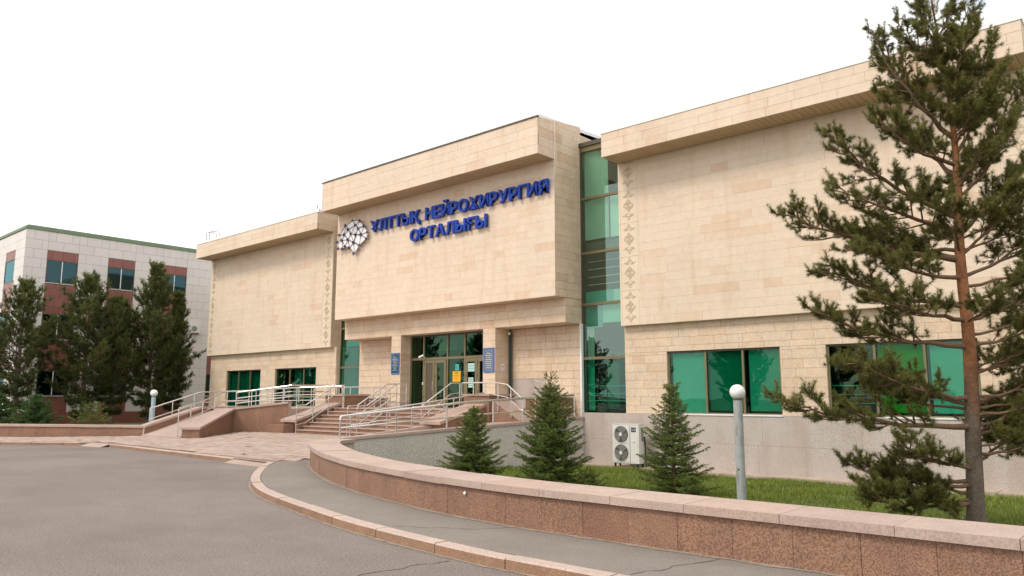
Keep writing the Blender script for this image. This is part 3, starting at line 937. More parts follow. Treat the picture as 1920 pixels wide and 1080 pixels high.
def ribbon(mb, pts, y, w):
    vs = []; fs = []
    n = len(pts)
    for i, p in enumerate(pts):
        q = pts[min(i + 1, n - 1)]; o = pts[max(0, i - 1)]
        dx, dz = q[0] - o[0], q[1] - o[1]; L = math.hypot(dx, dz) or 1
        ww = w * (1 - .5 * abs(2 * i / (n - 1) - 1))
        vs += [(p[0] - dz / L * ww, y, p[1] + dx / L * ww), (p[0] + dz / L * ww, y, p[1] - dx / L * ww)]
    for i in range(n - 1): fs.append((2 * i, 2 * i + 1, 2 * i + 3, 2 * i + 2))
    k = len(vs)
    vs += [(a, y + .012, c) for a, b, c in vs]
    for i in range(n - 1):
        fs.append((2 * i, 2 * i + 2, k + 2 * i + 2, k + 2 * i)); fs.append((2 * i + 1, k + 2 * i + 1, k + 2 * i + 3, 2 * i + 3))
    mb.poly(vs, fs, 'carve')
_motif = []
def motif(cx, cz, ysurf):
    """carved ornament: middle rosette, tulip pieces above and below"""
    if not _motif:
        mb = MB(); y = -.012
        for f in (1, -1):
            # lower and upper palmettes
            for (dz, up) in ((-.40, -1), (.40, 1)):
                curl(mb, f * .02, dz, .12, f, y)
                ribbon(mb, [(f * .02, dz + up * .14), (f * .07, dz + up * .06), (f * .16, dz + up * .01), (f * .25, dz + up * -.01), (f * .29, dz + up * .03)], y, .016)
                ribbon(mb, [(f * .01, dz + up * .20), (f * .05, dz + up * .12), (f * .03, dz + up * .03)], y, .014)
                ribbon(mb, [(f * .22, dz - up * .05), (f * .14, dz - up * .04), (f * .06, dz - up * .07)], y, .014)
            # rosette
            for q in (1, -1):
                curl(mb, f * .01, q * .08, .10, f, y)
                ribbon(mb, [(0, q * .26), (f * .08, q * .17), (f * .06, q * .08), (f * .14, q * .05), (f * .26, q * .01)], y, .016)
                ribbon(mb, [(f * .03, q * .20), (f * .01, q * .12), (f * .05, q * .05)], y, .014)
                ribbon(mb, [(f * .10, q * .14), (f * .18, q * .10), (f * .20, q * .05)], y, .012)
        ribbon(mb, [(-.05, .0), (0, .05), (.05, 0), (0, -.05), (-.05, 0)], y, .012)
        me = bpy.data.meshes.new('carved_ornament')
        me.from_pydata(mb.v, [], mb.f)
        me.transform(Matrix.Diagonal((.84, 1, .92, 1)))
        me.materials.append(M['carve'])
        _motif.append(me)
    link('carved_ornament', _motif[0], hb, (cx, ysurf, cz))

def wing(X0, X1, wins, seed, orn, left):
    # lower wall
    z0, z1 = Z(-.585), PB
    xs = [X0 + (.15 if left else 0)] + [v for w in wins for v in w] + [X1 + (.22 if left else 0)]
    zt = Z(1.545)
    lx0, lx1 = xs[0], xs[-1]
    for i in range(0, len(xs), 2):
        a, b = xs[i], xs[i + 1]
        wall_box(a, b, 23.262, 23.55, z0, z1)
        cl.rect('y', 23.23, a, b, z0, zt, H, .72, 'lime', z0)
    cl.rect('y', 23.23, lx0, lx1, zt, z1, H, .72, 'lime', z0)
    for a, b in wins: wall_box(a, b, 23.262, 23.55, zt, z1)
    # window side reveals are the wall boxes; upper panel
    wall_box(X0 + .01, X1 - .01, 23.035, 23.6, PB + .01, PS + .3, 'panel_core')
    ow = .86
    cl.rect('y', 23.0, X0 + ow, X1 - ow, PB, PS, H, .95, 'limep', PB, gap=.003, Lj=.5)
    joints = [Z(v) for v in (2.53 + 1.24 * k for k in range(1, 6))]
    for a, b in ((X0, X0 + ow), (X1 - ow, X1)):
        ornament_strip(a, b, 23.0, PB, PS, (a + b) / 2, joints)
        for k in range(5):
            motif((a + b) / 2, Z(3.18 + 1.24 * k), 22.998)
    # small lip under the panel
    MB().box(X0, X1, 23.0, 23.26, PB - .012, PB + .008, 'plain').build('panel_lip', hb)
    # side faces of panel
    for xx, od in ((X0, -1), (X1, 1)):
        cl.rect('x', xx, 23.06, 23.6, PB, PS, H, .6, 'lime', PB, outward=od, th=.03)
    # eaves: fascia box + slats below
    fz0, fz1 = Z(8.55), Z(9.43)
    wall_box(X0 + .03, X1 - .03, 21.99, 27.0, fz0 + .02, fz1 - .02, 'eaves')
    cl.rect('y', 21.95, X0, X1, fz0, fz1, .293, 1.15, 'limep', fz0, gap=.006, Lj=.35)
    for xx, od in ((X0, -1), (X1, 1)):
        cl.rect('x', xx, 21.985, 23.6, fz0, fz1, .293, .9, 'lime', fz0, outward=od)
    x = X0 + .02
    while x < X1 - .03:
        w = min(.2, X1 - .02 - x)
        link('soffit_slat', box_mesh(w - .012, 1.02, .03, 'soffit', 'soffit_slat'), hb, (x + w / 2, 22.48, fz0 + .003))
        x += .2
    MB().box(X0 + .02, X1 - .02, 21.97, 23.0, fz0 + .021, fz0 + .04, 'black').build('soffit_backing', hb)
    # flashing on the roof edge
    MB().box(X0 - .02, X1 + .02, 22.0, 22.06, fz1 - .02, fz1 + .20, 'cap').build('roof_flashing', hb)
    MB().box(X0 - .035, X1 + .035, 21.925, 22.0, fz1 - .012, fz1 + .012, 'cap').build('drip_edge', hb)
    MB().box(X0 - .02, X1 + .02, 22.06, 27.0, fz1 + .0, fz1 + .14, 'cap').build('roof', hb)

RW = [(-13.38, -9.40), (-8.0, -4.06)]
LWN = [(-43.62, -39.74), (-38.22, -34.26)]
wing(-15.08, -2.28, RW, 1, 0, False)
wing(-45.80, -32.74, LWN, 2, 0, True)
# closing walls of the wings
wall_box(-45.6, -45.3, 23.55, 32, -.6, PB); wall_box(-45.75, -45.4, 23.6, 32, PB, PS + .5)
wall_box(-2.6, -2.3, 23.55, 32, -.6, PS + .5)
cl.rect('x', -45.62, 23.3, 25.5, Z(-.585), PB, H, .7, 'lime', Z(-.585), outward=-1)
wall_box(-45.5, -2.4, 30.9, 31.2, -.6, PS + .5, 'rear_wall')

# plinth
def plinth(x0, x1, y=23.20, z0=-.75, z1=Z(-.585)):
    MB().box(x0, x1, y + .03, y + .4, z0, z1 - .003, 'limedark').build('plinth_core', hb)
    cl.rect('y', y, x0, x1, z0, z1, .93, 1.5, 'grey', z1 - .93 * 3, gap=.004, Lj=.02)
plinth(-17.0, -2.28)
plinth(-45.6, -32.5, y=23.20)
# left wing glass strip lower sill etc. handled below

# windows
def window(x0, x1, z0, z1, mull, panes, y=23.36, blinds=None, fdepth=.10, ft=.06, parent=hb):
    w = empty('window', ((x0 + x1) / 2, y, z0)); w.parent = parent; w.location = Vector(((x0 + x1) / 2, y, z0)) - Vector(parent.location)
    mb = MB()
    mb.box(x0, x1, y - fdepth / 2, y + fdepth / 2, z1 - ft, z1, 'darkframe')
    mb.box(x0, x1, y - fdepth / 2, y + fdepth / 2, z0, z0 + ft * .8, 'frame')
    mb.box(x0, x0 + ft, y - fdepth / 2, y + fdepth / 2, z0 + ft * .8, z1 - ft, 'frame')
    mb.box(x1 - ft, x1, y - fdepth / 2, y + fdepth / 2, z0 + ft * .8, z1 - ft, 'frame')
    mb.build('frame', w)
    for m_ in mull:
        MB().box(m_ - .035, m_ + .035, y - fdepth / 2 - .01, y + fdepth / 2, z0 + ft * .8, z1 - ft, 'frame').build('mullion', w)
    ed = [x0 + ft] + list(mull) + [x1 - ft]
    for (a, b), gm in zip(zip(ed, ed[1:]), panes):
        a2 = a + (.035 if a in mull else 0); b2 = b - (.035 if b in mull else 0)
        MB().box(a2, b2, y - .006, y + .006, z0 + ft * .8, z1 - ft, gm).build('pane', w)
    MB().box(x0 - .02, x1 + .02, 23.17, y - fdepth / 2, z0 - .035, z0 + .012, 'cap').build('sill', w)
    # reveals and room behind
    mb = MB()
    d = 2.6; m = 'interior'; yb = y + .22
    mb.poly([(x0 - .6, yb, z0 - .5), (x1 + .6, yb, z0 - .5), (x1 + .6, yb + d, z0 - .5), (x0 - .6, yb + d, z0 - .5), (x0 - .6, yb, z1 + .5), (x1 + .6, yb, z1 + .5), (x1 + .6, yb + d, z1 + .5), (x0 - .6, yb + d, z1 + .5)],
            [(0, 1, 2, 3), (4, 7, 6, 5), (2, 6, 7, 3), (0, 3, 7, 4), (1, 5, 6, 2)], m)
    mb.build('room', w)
    return w
def blind(w, x0, x1, z0, z1, y, m='blindw', slats=True):
    mb = MB()
    x = x0
    while x < x1 - .01:
        b = min(x + .09, x1)
        mb.poly([(x, y, z0), (b, y + .02, z0), (b, y + .02, z1), (x, y, z1)], [(0, 1, 2, 3)], m)
        x += .088
    mb.build('blind', w)
def curtain(w, x0, x1, z0, z1, y, m='curtain', amp=.05, seed=0):
    mb = MB(); n = 40; vs = []; q = random.Random(seed)
    ph = q.random() * 6
    for i in range(n + 1):
        x = x0 + (x1 - x0) * i / n
        yy = y + amp * math.sin(i * 1.1 + ph) + amp * .5 * math.sin(i * .47)
        vs += [(x, yy, z0), (x, yy, z1)]
    mb.poly(vs, [(2 * i, 2 * i + 2, 2 * i + 3, 2 * i + 1) for i in range(n)], m)
    mb.build('curtain', w)
WZ0, WZ1 = Z(-.575), Z(1.545)
w = window(RW[0][0], RW[0][1], WZ0, WZ1, (-11.97, -10.66), ('win_glass_mint', 'win_glass_deep', 'win_glass'))
blind(w, -13.25, -12.03, WZ0 + .05, WZ1 - .08, 23.42); blind(w, -11.9, -10.72, WZ0 + .12, WZ1 - .08, 23.45); blind(w, -10.5, -9.45, WZ0 + .12, WZ1 - .06, 23.42)
w = window(RW[1][0], RW[1][1], WZ0, WZ1, (-6.66, -5.36), ('win_glass', 'win_glass_vivid', 'win_glass_mint'))
blind(w, -6.60, -5.42, WZ0 + .12, WZ1 - .08, 23.44); blind(w, -5.25, -4.12, WZ0 + .12, WZ1 - .06, 23.42)
for k in range(3):
    MB().tube([(-7.95, 23.47, WZ0 + .38 + .26 * k), (-6.7, 23.47, WZ0 + .38 + .26 * k)], .012, 'white', 6).build('guard_bar', w)
w = window(LWN[0][0], LWN[0][1], WZ0, WZ1, (-42.3, -41.0), ('win_glass', 'win_glass', 'win_glass'))
curtain(w, -43.5, -39.8, WZ0, WZ1 - .1, 23.48, seed=1)
w = window(LWN[1][0], LWN[1][1], WZ0, WZ1, (-36.85, -35.5), ('door_glass', 'win_glass', 'win_glass_deep'))
curtain(w, -36.6, -34.4, WZ0, WZ1 - .1, 23.48, seed=2); curtain(w, -38.1, -37.7, WZ0, WZ1 - .1, 23.48, seed=3)
# curtain ornaments (row of pale leaves printed on the sheers)
for cx in (-36.0, -34.65, -41.4, -39.95):
    mb = MB()
    for k in range(7):
        z = WZ0 + .35 + k * .22
        mb.poly([(cx - .05, 23.415, z), (cx, 23.415, z - .07), (cx + .05, 23.415, z), (cx, 23.415, z + .07)], [(0, 1, 2, 3)], 'palepaper')
    mb.build('curtain_pattern', w if cx > -39 else w)

# tall glass strips
def strip(x0, x1, y, z0, z1, zs, panes, name='glass_strip'):
    w = empty(name, ((x0 + x1) / 2, y, z0)); w.parent = hb; w.location = Vector(((x0 + x1) / 2, y, z0)) - Vector(hb.location)
    for a, b in ((x0, x0 + .07), (x1 - .07, x1)):
        MB().box(a, b, y - .05, y + .05, z0, z1, 'darkframe').build('frame', w)
    for z in zs:
        MB().box(x0 + .07, x1 - .07, y - .06, y + .05, z - .05, z + .05, 'frame').build('transom', w)
    ed = [z0] + list(zs) + [z1]
    for (a, b), gm in zip(zip(ed, ed[1:]), panes):
        MB().box(x0 + .07, x1 - .07, y - .006, y + .006, a + (.05 if a in zs else 0), b - (.05 if b in zs else 0), gm).build('pane', w)
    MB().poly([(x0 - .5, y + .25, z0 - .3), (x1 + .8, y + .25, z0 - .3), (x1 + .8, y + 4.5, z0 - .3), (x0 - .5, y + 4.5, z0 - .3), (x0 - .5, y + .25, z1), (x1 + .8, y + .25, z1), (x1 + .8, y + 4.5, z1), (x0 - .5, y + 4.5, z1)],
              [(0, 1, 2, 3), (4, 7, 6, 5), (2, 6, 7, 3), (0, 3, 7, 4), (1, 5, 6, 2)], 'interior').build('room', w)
    return w
gz = [Z(v) for v in (1.43, 3.47, 5.45, 7.60)]
gs = strip(-17.09, -15.0, 23.42, Z(-.56), Z(9.68), gz, ('gap_glass_b', 'gap_glass', 'gap_glass', 'gap_glass', 'gap_glass'))
MB().box(-17.15, -15.0, 23.3, 25.2, Z(9.70), Z(9.86), 'darkcap').build('flashing', gs)
MB().box(-17.03, -15.07, 23.36, 23.44, Z(9.50), Z(9.70), 'frame').build('head_panel', gs)
# things seen through the strip: pale curtains above, teal panels, floor edge, stair rails
MB().box(-17.0, -15.9, 23.56, 23.60, Z(6.0), Z(9.5), 'blindw').build('roller_blind', gs)
MB().box(-15.86, -15.0, 23.62, 23.66, Z(6.0), Z(7.7), 'white').build('roller_blind', gs)
MB().box(-17.0, -15.1, 23.62, 23.9, Z(5.45), Z(5.9), 'brownmat').build('floor_edge', gs)
MB().box(-17.0, -15.75, 23.55, 23.58, Z(3.52), Z(3.98), 'teal').build('spandrel_panel', gs)
MB().box(-15.74, -15.05, 23.55, 23.58, Z(3.52), Z(3.98), 'palepaper').build('spandrel_panel', gs)
MB().box(-17.0, -16.25, 23.55, 23.58, Z(2.6), Z(3.42), 'teal').build('spandrel_panel', gs)
MB().box(-16.24, -15.05, 23.55, 23.58, Z(2.75), Z(3.42), 'palepaper').build('spandrel_panel', gs)
MB().box(-17.0, -16.7, 23.62, 23.65, Z(-.5), Z(2.6), 'blindw').build('curtain', gs)
MB().box(-16.65, -16.3, 23.9, 23.95, Z(-.5), Z(.7), 'redbrown').build('inner_wall', gs)
MB().box(-16.25, -15.72, 23.8, 23.84, Z(-.4), Z(1.25), 'curtain').build('cupboard', gs)
for k in range(4):
    MB().box(-17.0, -15.1, 23.7, 23.72, Z(4.25 + .3 * k), Z(4.27 + .3 * k), 'white').build('guard_bar', gs)
for k in range(3):
    MB().tube([(-16.95, 23.5, Z(-.15 + .27 * k)), (-15.1, 23.5, Z(-.15 + .27 * k))], .012, 'white', 6).build('guard_bar', gs)
gl = strip(-32.5, -30.68, 23.5, Z(-.47), Z(9.5), [Z(1.47), Z(3.47), Z(5.45)], ('gap_glass_b', 'gap_glass_b', 'gap_glass', 'gap_glass'))
MB().box(-32.2, -30.7, 23.62, 23.65, Z(2.55), Z(3.4), 'teal').build('spandrel_panel', gl)
MB().box(-32.4, -31.4, 23.72, 23.75, Z(-.4), Z(2.5), 'curtain').build('curtain', gl)
MB().box(-31.35, -30.7, 23.75, 23.8, Z(-.4), Z(1.3), 'black').build('inner_door', gl)
wall_box(-32.74, -32.45, 23.56, 24.5, PB, PS + .5); wall_box(-32.5, -32.3, 23.55, 24.5, -.6, PB)
cl.rect('x', -32.5, 23.27, 23.5, Z(-.58), PB, H, .5, 'lime', Z(-.585), outward=1)
wall_box(-15.0, -14.8, 23.55, 24.5, -.6, PS + .5)

# central block
CX0, CX1 = -30.68, -17.09
CPB, CPS = Z(3.68), Z(8.87)
wall_box(CX0 + .03, CX1 - .03, 21.80, 23.6, CPB + .02, CPS + .2, 'panel_core')
cl.rect('y', 21.76, CX0, CX1, CPB, CPS, H, .85, 'limep', CPB, gap=.003, Lj=.5)
cl.rect('x', CX1, 21.795, 23.42, CPB, CPS, H, .62, 'lime', CPB, outward=1)
cl.rect('x', CX0, 21.795, 23.42, CPB, CPS, H, .62, 'lime', CPB, outward=-1)
FZ0, FZ1 = Z(8.87), Z(10.27)
# fascia, its roof rises slightly towards the back
MB().prism([(CX0 + .03, 20.82), (CX1 - .03, 20.82), (CX1 - .03, 26.6), (CX0 + .03, 26.6)], FZ0 + .02, [FZ1 - .02, FZ1 - .02, FZ1 + .28, FZ1 + .28], 'limedark').build('eaves', hb)
cl.rect('y', 20.78, CX0, CX1, FZ0, FZ1, .35, 1.2, 'limep', FZ0, gap=.006, Lj=.35)
for xx, od in ((CX1, 1), (CX0, -1)):
    cl.rect('x', xx, 20.815, 23.42, FZ0, FZ1 - .02, .35, .8, 'lime', FZ0, outward=od)
    MB().prism([(xx - .036 if od > 0 else xx, 20.79), (xx if od > 0 else xx + .036, 20.79), (xx if od > 0 else xx + .036, 23.42), (xx - .036 if od > 0 else xx, 23.42)], FZ1 - .016, [FZ1 + .0, FZ1 + .0, FZ1 + .32, FZ1 + .32], 'lime').build('parapet_top', hb)
MB().prism([(CX0 - .03, 20.74), (CX1 + .03, 20.74), (CX1 + .03, 20.84), (CX0 - .03, 20.84)], FZ1 + .0, FZ1 + .045, 'darkcap').build('drip_edge', hb)
MB().prism([(CX0 + .1, 20.9), (CX1 - .03, 20.9), (CX1 - .03, 27.0), (CX0 + .1, 27.0)], FZ1, [FZ1 + .16, FZ1 + .16, FZ1 + .42, FZ1 + .42], 'cap').build('roof', hb)
mb = MB()
x = CX0 + .02
while x < CX1 - .03:
    w_ = min(.2, CX1 - .02 - x)
    link('soffit_slat', box_mesh(w_ - .012, .94, .03, 'soffit', 'soffit_slat'), hb, (x + w_ / 2, 21.285, FZ0 + .003))
    x += .2
MB().box(CX0 + .02, CX1 - .02, 20.80, 21.76, FZ0 + .0195, FZ0 + .035, 'black').build('soffit_backing', hb)
# beam over the entrance
BZ0, BZ1 = Z(2.75), Z(3.68)
wall_box(CX0 + .03, CX1 - .03, 22.42, 23.6, BZ0 + .02, BZ1 - .005, 'beam')
cl.rect('y', 22.38, CX0, CX1, BZ0, BZ1 - .01, .31, .75, 'lime', BZ0, gap=.007)
cl.rect('x', CX1, 22.415, 23.42, BZ0, BZ1 - .01, .31, .6, 'lime', BZ0, outward=1)
cl.rect('x', CX0, 22.415, 23.42, BZ0, BZ1 - .01, .31, .6, 'lime', BZ0, outward=-1)
MB().box(CX0 + .01, CX1 - .01, 22.40, 23.3, BZ0 - .012, BZ0 + .02, 'lime').build('ceiling', hb)
MB().box(CX0 + .01, CX1 - .01, 21.78, 22.37, CPB - .012, CPB + .018, 'lime').build('panel_underside', hb)
# pillars
for a, b in ((-27.12, -26.46), (-21.34, -20.66)):
    p = empty('pillar', ((a + b) / 2, 22.7, LZ)); p.parent = hb; p.location = Vector(((a + b) / 2, 22.7, LZ)) - Vector(hb.location)
    MB().box(a + .03, b - .03, 22.41, 23.3, LZ, BZ0, 'limedark').build('core', p)
    z = LZ + .22; k = 0
    MB().box(a - .006, b + .006, 22.374, 23.28, LZ - .02, LZ + .2, 'grey').build('granite_base', p)
    while z < BZ0 - .02:
        z2 = min(z + .31, BZ0)
        MB().box(a, b, 22.38, 22.72 if k % 2 else 22.95, z + .004, z2 - .004, 'lime').build('stone_block', p)
        MB().box(a + .001, b - .001, (22.72 if k % 2 else 22.95) + .006, 23.28, z + .004, z2 - .004, 'lime').build('stone_block', p)
        z = z2; k += 1
# recessed bay walls
wall_box(CX0, -27.1, 23.335, 23.6, LZ, BZ0); wall_box(-20.66, CX1, 23.335, 23.6, LZ - .3, BZ0)
cl.rect('y', 23.3, CX0, -27.14, LZ, BZ0, .29, .66, 'lime', LZ, gap=.010, Lj=.02)
cl.rect('y', 23.3, -18.8, CX1, LZ - .3, BZ0, .29, .66, 'lime', LZ, gap=.010, Lj=.02)
cl.rect('y', 23.3, -20.5, -18.8, Z(.71), BZ0, .29, .66, 'lime', LZ, gap=.010, Lj=.02)
cl.rect('y', 23.29, -20.5, -18.8, LZ, Z(.71), .59, .9, 'grey', LZ - .03, gap=.005, Lj=.02)
MB().box(-17.10, -17.02, 23.24, 23.36, LZ - .75, BZ0, 'cap').build('corner_trim', hb)
MB().tube([(-20.58, 23.2, LZ), (-20.58, 23.2, BZ0 - .12)], .055, 'greenpipe', 10).build('downpipe', hb)
sb = MB(); sphere(sb, (-20.55, 23.1, BZ0 - .2), .07, 'white', 10, 6); sb.build('bulkhead_lamp', hb)

# entrance glazing
en = empty('entrance_glazing', (-24, 23.0, LZ)); en.parent = hb; en.location = Vector((-24, 23.0, LZ)) - Vector(hb.location)
TZ = Z(1.67)
for x in (-26.40, -25.56, -24.02, -22.96, -21.40):
    MB().box(x - .04, x + .04, 22.95, 23.05, LZ, BZ0, 'frame').build('mullion', en)
for a, b in ((-26.36, -25.60), (-25.52, -24.06), (-23.98, -23.0), (-22.92, -21.44)):
    MB().box(a, b, 22.95, 23.05, TZ - .05, TZ + .05, 'frame').build('transom', en)
    MB().box(a, b, 22.96, 23.04, BZ0 - .09, BZ0 - .013, 'darkframe').build('head_rail', en)
    MB().box(a, b, 22.994, 23.006, TZ + .05, BZ0 - .09, 'door_glass').build('pane', en)
MB().box(-26.36, -25.60, 22.994, 23.006, LZ + .02, TZ - .05, 'door_glass').build('pane', en)
MB().box(-23.98, -23.0, 22.994, 23.006, LZ + .02, TZ - .05, 'door_glass').build('pane', en)
def door(x0, x1, hand, panel=False):
    d = empty('door', ((x0 + x1) / 2, 22.97, LZ)); d.parent = hb; d.location = Vector(((x0 + x1) / 2, 22.97, LZ)) - Vector(hb.location)
    mb = MB(); s = .13; y0, y1 = 22.93, 22.99
    mb.box(x0, x0 + s, y0, y1, LZ + .03, TZ - .06, 'frame'); mb.box(x1 - s, x1, y0, y1, LZ + .03, TZ - .06, 'frame')
    mb.box(x0 + s, x1 - s, y0, y1, TZ - .2, TZ - .06, 'frame'); mb.box(x0 + s, x1 - s, y0, y1, LZ + .03, LZ + .25, 'frame')
    mb.build('frame', d)
    MB().box(x0 + s, x1 - s, 22.955, 22.967, LZ + .25, TZ - .2, 'brownmat' if panel else 'door_glass').build('pane', d)
    if hand is not None:
        MB().tube([(hand, 22.93, LZ + .72), (hand, 22.86, LZ + .74), (hand, 22.86, LZ + 1.16), (hand, 22.93, LZ + 1.18)], .014, 'steel', 8).build('handle', d)
    for z in (LZ + .4, LZ + 1.3, LZ + 1.85):
        MB().tube([((x0 + .02), 22.925, z), ((x0 + .02), 22.925, z + .1)], .018, 'darkframe', 6).build('hinge', d)
    return d
door(-25.50, -24.80, -24.86, True)
door(-24.78, -24.08, None)
door(-22.90, -22.20, None)
door(-22.18, -21.46, -22.1)
# lobby behind
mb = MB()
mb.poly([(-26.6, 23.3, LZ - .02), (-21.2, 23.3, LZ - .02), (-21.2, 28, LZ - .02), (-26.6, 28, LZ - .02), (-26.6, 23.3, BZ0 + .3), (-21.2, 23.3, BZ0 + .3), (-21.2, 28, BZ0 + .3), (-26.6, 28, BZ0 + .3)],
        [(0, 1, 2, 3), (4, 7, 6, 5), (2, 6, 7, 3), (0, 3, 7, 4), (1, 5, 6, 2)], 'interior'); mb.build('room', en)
MB().box(-26.2, -25.9, 23.5, 23.54, LZ, BZ0 - .1, 'curtain').build('curtain', en)
MB().box(-25.3, -24.1, 23.6, 23.64, Z(2.05), Z(2.5), 'blindw').build('blind', en)
MB().box(-23.9, -23.1, 23.6, 23.64, Z(1.75), Z(2.6), 'curtain').build('blind', en)
# notices
nt = empty('notice', (-23.4, 22.95, Z(.87)), 'yellow square notice with dark lines stuck on the entrance glass', 'notice')
MB().box(-23.70, -23.22, 22.972, 22.984, Z(.64), Z(1.08), 'yellow').build('sheet', nt)
mb = MB()
for k, (a, b) in enumerate(((-23.60, -23.32), (-23.58, -23.35), (-23.66, -23.28), (-23.64, -23.30), (-23.62, -23.36), (-23.56, -23.34))):
    mb.box(a, b, 22.968, 22.9715, Z(1.02 - k * .062), Z(1.032 - k * .062 + (.012 if k < 2 else 0)), 'ink')
mb.build('print', nt)
def paper(x0, x1, z0, z1, m, label, y=22.975, ln=3):
    p = empty('notice', ((x0 + x1) / 2, y, z0), label, 'notice')
    MB().box(x0, x1, y, y + .006, z0, z1, m).build('sheet', p)
    mb = MB()
    for k in range(ln):
        z = z1 - (z1 - z0) * (k + 1) / (ln + 1)
        mb.box(x0 + .03, x1 - .03, y - .003, y - .0005, z - .006, z + .006, 'ink')
    mb.build('print', p)
paper(-23.55, -23.32, Z(1.12), Z(1.38), 'tealpaper', 'small teal sheet stuck just above the yellow notice')
paper(-22.75, -22.36, Z(1.05), Z(1.40), 'palepaper', 'pale square sheet at the top of the right glass door', 22.94, 2)
paper(-22.72, -22.42, Z(.38), Z(.80), 'palepaper', 'pale sheet with a dark picture low on the right glass door', 22.94, 4)

cl.finish('stone_block', 'stone_cladding', hb)

# ------------------------------------------------------------------ wall signs, camera, cable
def plaque(x0, x1, z0, z1, plate, label, lines, y=22.36):
    p = empty('wall_plaque', ((x0 + x1) / 2, y, z0), label, 'sign')
    mb = MB(); t = .045
    mb.box(x0, x1, y - .02, y + .01, z0, z0 + t, 'signblue'); mb.box(x0, x1, y - .02, y + .01, z1 - t, z1, 'signblue')
    mb.box(x0, x0 + t, y - .02, y + .01, z0 + t, z1 - t, 'signblue'); mb.box(x1 - t, x1, y - .02, y + .01, z0 + t, z1 - t, 'signblue')
    mb.build('frame', p)
    MB().box(x0 + t, x1 - t, y - .012, y + .008, z0 + t, z1 - t, plate).build('plate', p)
    mb = MB(); r = random.Random(len(label)); c = (x0 + x1) / 2
    for k in range(lines):
        z = z1 - .22 - k * (z1 - z0 - .32) / lines
        hw = (x1 - x0) * (.16 + .18 * r.random())
        mb.box(c - hw, c + hw, y - .0155, y - .0125, z - .006, z + .006, 'signwhite')
    mb.build('print', p)
plaque(-27.08, -26.52, Z(1.02), Z(1.96), 'signplate', 'blue framed teal plaque with white print on the left pillar', 9)
plaque(-21.29, -20.70, Z(.97), Z(1.95), 'signsilver', 'blue framed silvery plaque on the right entrance pillar', 8)
# small white access sign on the side of the right pillar
p = empty('access_sign', (-20.64, 22.9, Z(1.1)), 'small white wheelchair sign on the side face of the right pillar', 'sign')
MB().box(-20.655, -20.645, 22.72, 22.92, Z(1.0), Z(1.32), 'signwhite').build('plate', p)
mb = MB()
cy_, cz_ = 22.82, Z(1.20)
for k in range(10):
    a0 = 2 * PI * k / 12; a1 = 2 * PI * (k + 1) / 12
    mb.poly([(-20.643, cy_ + .05 * math.cos(a), cz_ + r_ * math.sin(a) - .02) for a, r_ in ((a0, .05), (a1, .05))] + [(-20.643, cy_ + .035 * math.cos(a1), cz_ + .035 * math.sin(a1) - .02), (-20.643, cy_ + .035 * math.cos(a0), cz_ + .035 * math.sin(a0) - .02)], [(0, 1, 2, 3)], 'ink')
mb.box(-20.644, -20.642, cy_ - .008, cy_ + .008, cz_ - .01, cz_ + .07, 'ink')
mb.box(-20.644, -20.642, cy_ - .07, cy_ + .07, cz_ - .15, cz_ - .135, 'ink')
mb.build('print', p)
# security camera above the door
p = empty('security_camera', (-25.5, 22.8, TZ), 'small white security camera mounted above the left door leaf', 'camera')
MB().tube([(-25.62, 22.72, TZ + .06), (-25.40, 22.80, TZ + .16)], .045, 'white', 10).build('body', p)
MB().tube([(-25.45, 22.80, TZ + .12), (-25.45, 22.95, TZ + .05)], .018, 'white', 8).build('bracket', p)
MB().tube([(-25.625, 22.718, TZ + .058), (-25.645, 22.711, TZ + .049)], .03, 'black', 10).build('lens', p)
p = empty('door_bell', (-25.52, 22.92, Z(.6)), 'tiny white intercom box on the door jamb', 'intercom')
MB().box(-25.60, -25.54, 22.92, 22.95, Z(.52), Z(.64), 'white').build('case', p)
MB().box(-25.58, -25.56, 22.914, 22.9195, Z(.56), Z(.58), 'ink').build('button', p)

# cable down the corner of the central block
p = empty('cable', (-17.2, 21.7, Z(8.2)), 'thin white cable running down the corner of the central block to the sign letters', 'cable')
MB().tube([(-17.04, 21.72, FZ1 + .06), (-17.06, 21.73, Z(8.2)), (-17.12, 21.72, Z(8.12)), (-17.35, 21.70, Z(8.10))], .011, 'cable', 6).build('wire', p)

# letters
def glyph(ch):
    c = bpy.data.curves.new('glyph', 'FONT')
    c.body = ch
    c.offset = .021
    c.extrude = .065
    c.resolution_u = 4
    o = bpy.data.objects.new('glyph', c)
    COL.objects.link(o)
    bpy.context.view_layer.update()
    dg = bpy.context.evaluated_depsgraph_get()
    me = bpy.data.meshes.new_from_object(o.evaluated_get(dg))
    bpy.data.objects.remove(o)
    a = np.array([v.co[:] for v in me.vertices])
    return me, a[:, 0].min(), a[:, 0].max()
_gc = {}
def lettering(text, x0, x1, zbase, cap, root, y):
    items = []; cur = 0
    for ch in text:
        if ch == ' ': cur += .40; continue
        if ch not in _gc: _gc[ch] = glyph(ch)
        me, a, b = _gc[ch]
        items.append((ch, cur, a, b)); cur += (b - a) + .055
    tot = cur - .055
    sc = (x1 - x0) / tot; zs = cap / .76
    for ch, c, a, b in items:
        me = _gc[ch][0]
        key = (ch, round(sc, 3), round(zs, 3))
        if key not in _gc:
            m2 = me.copy(); m2.name = 'letter'
            m2.transform(Matrix.Translation((-(a + b) / 2, 0, 0)))
            m2.transform(Matrix.Diagonal((sc, zs, 1, 1)))
            m2.transform(Matrix.Rotation(PI / 2, 4, 'X'))
            m2.materials.clear(); m2.materials.append(M['blue'])
            _gc[key] = m2
        link('letter', _gc[key], root, (x0 + (c + (b - a) / 2) * sc, y, zbase))
ls = empty('sign_lettering', (-22.6, 21.6, Z(7.0)), 'raised bold blue Cyrillic letters in two lines on the central facade', 'sign')
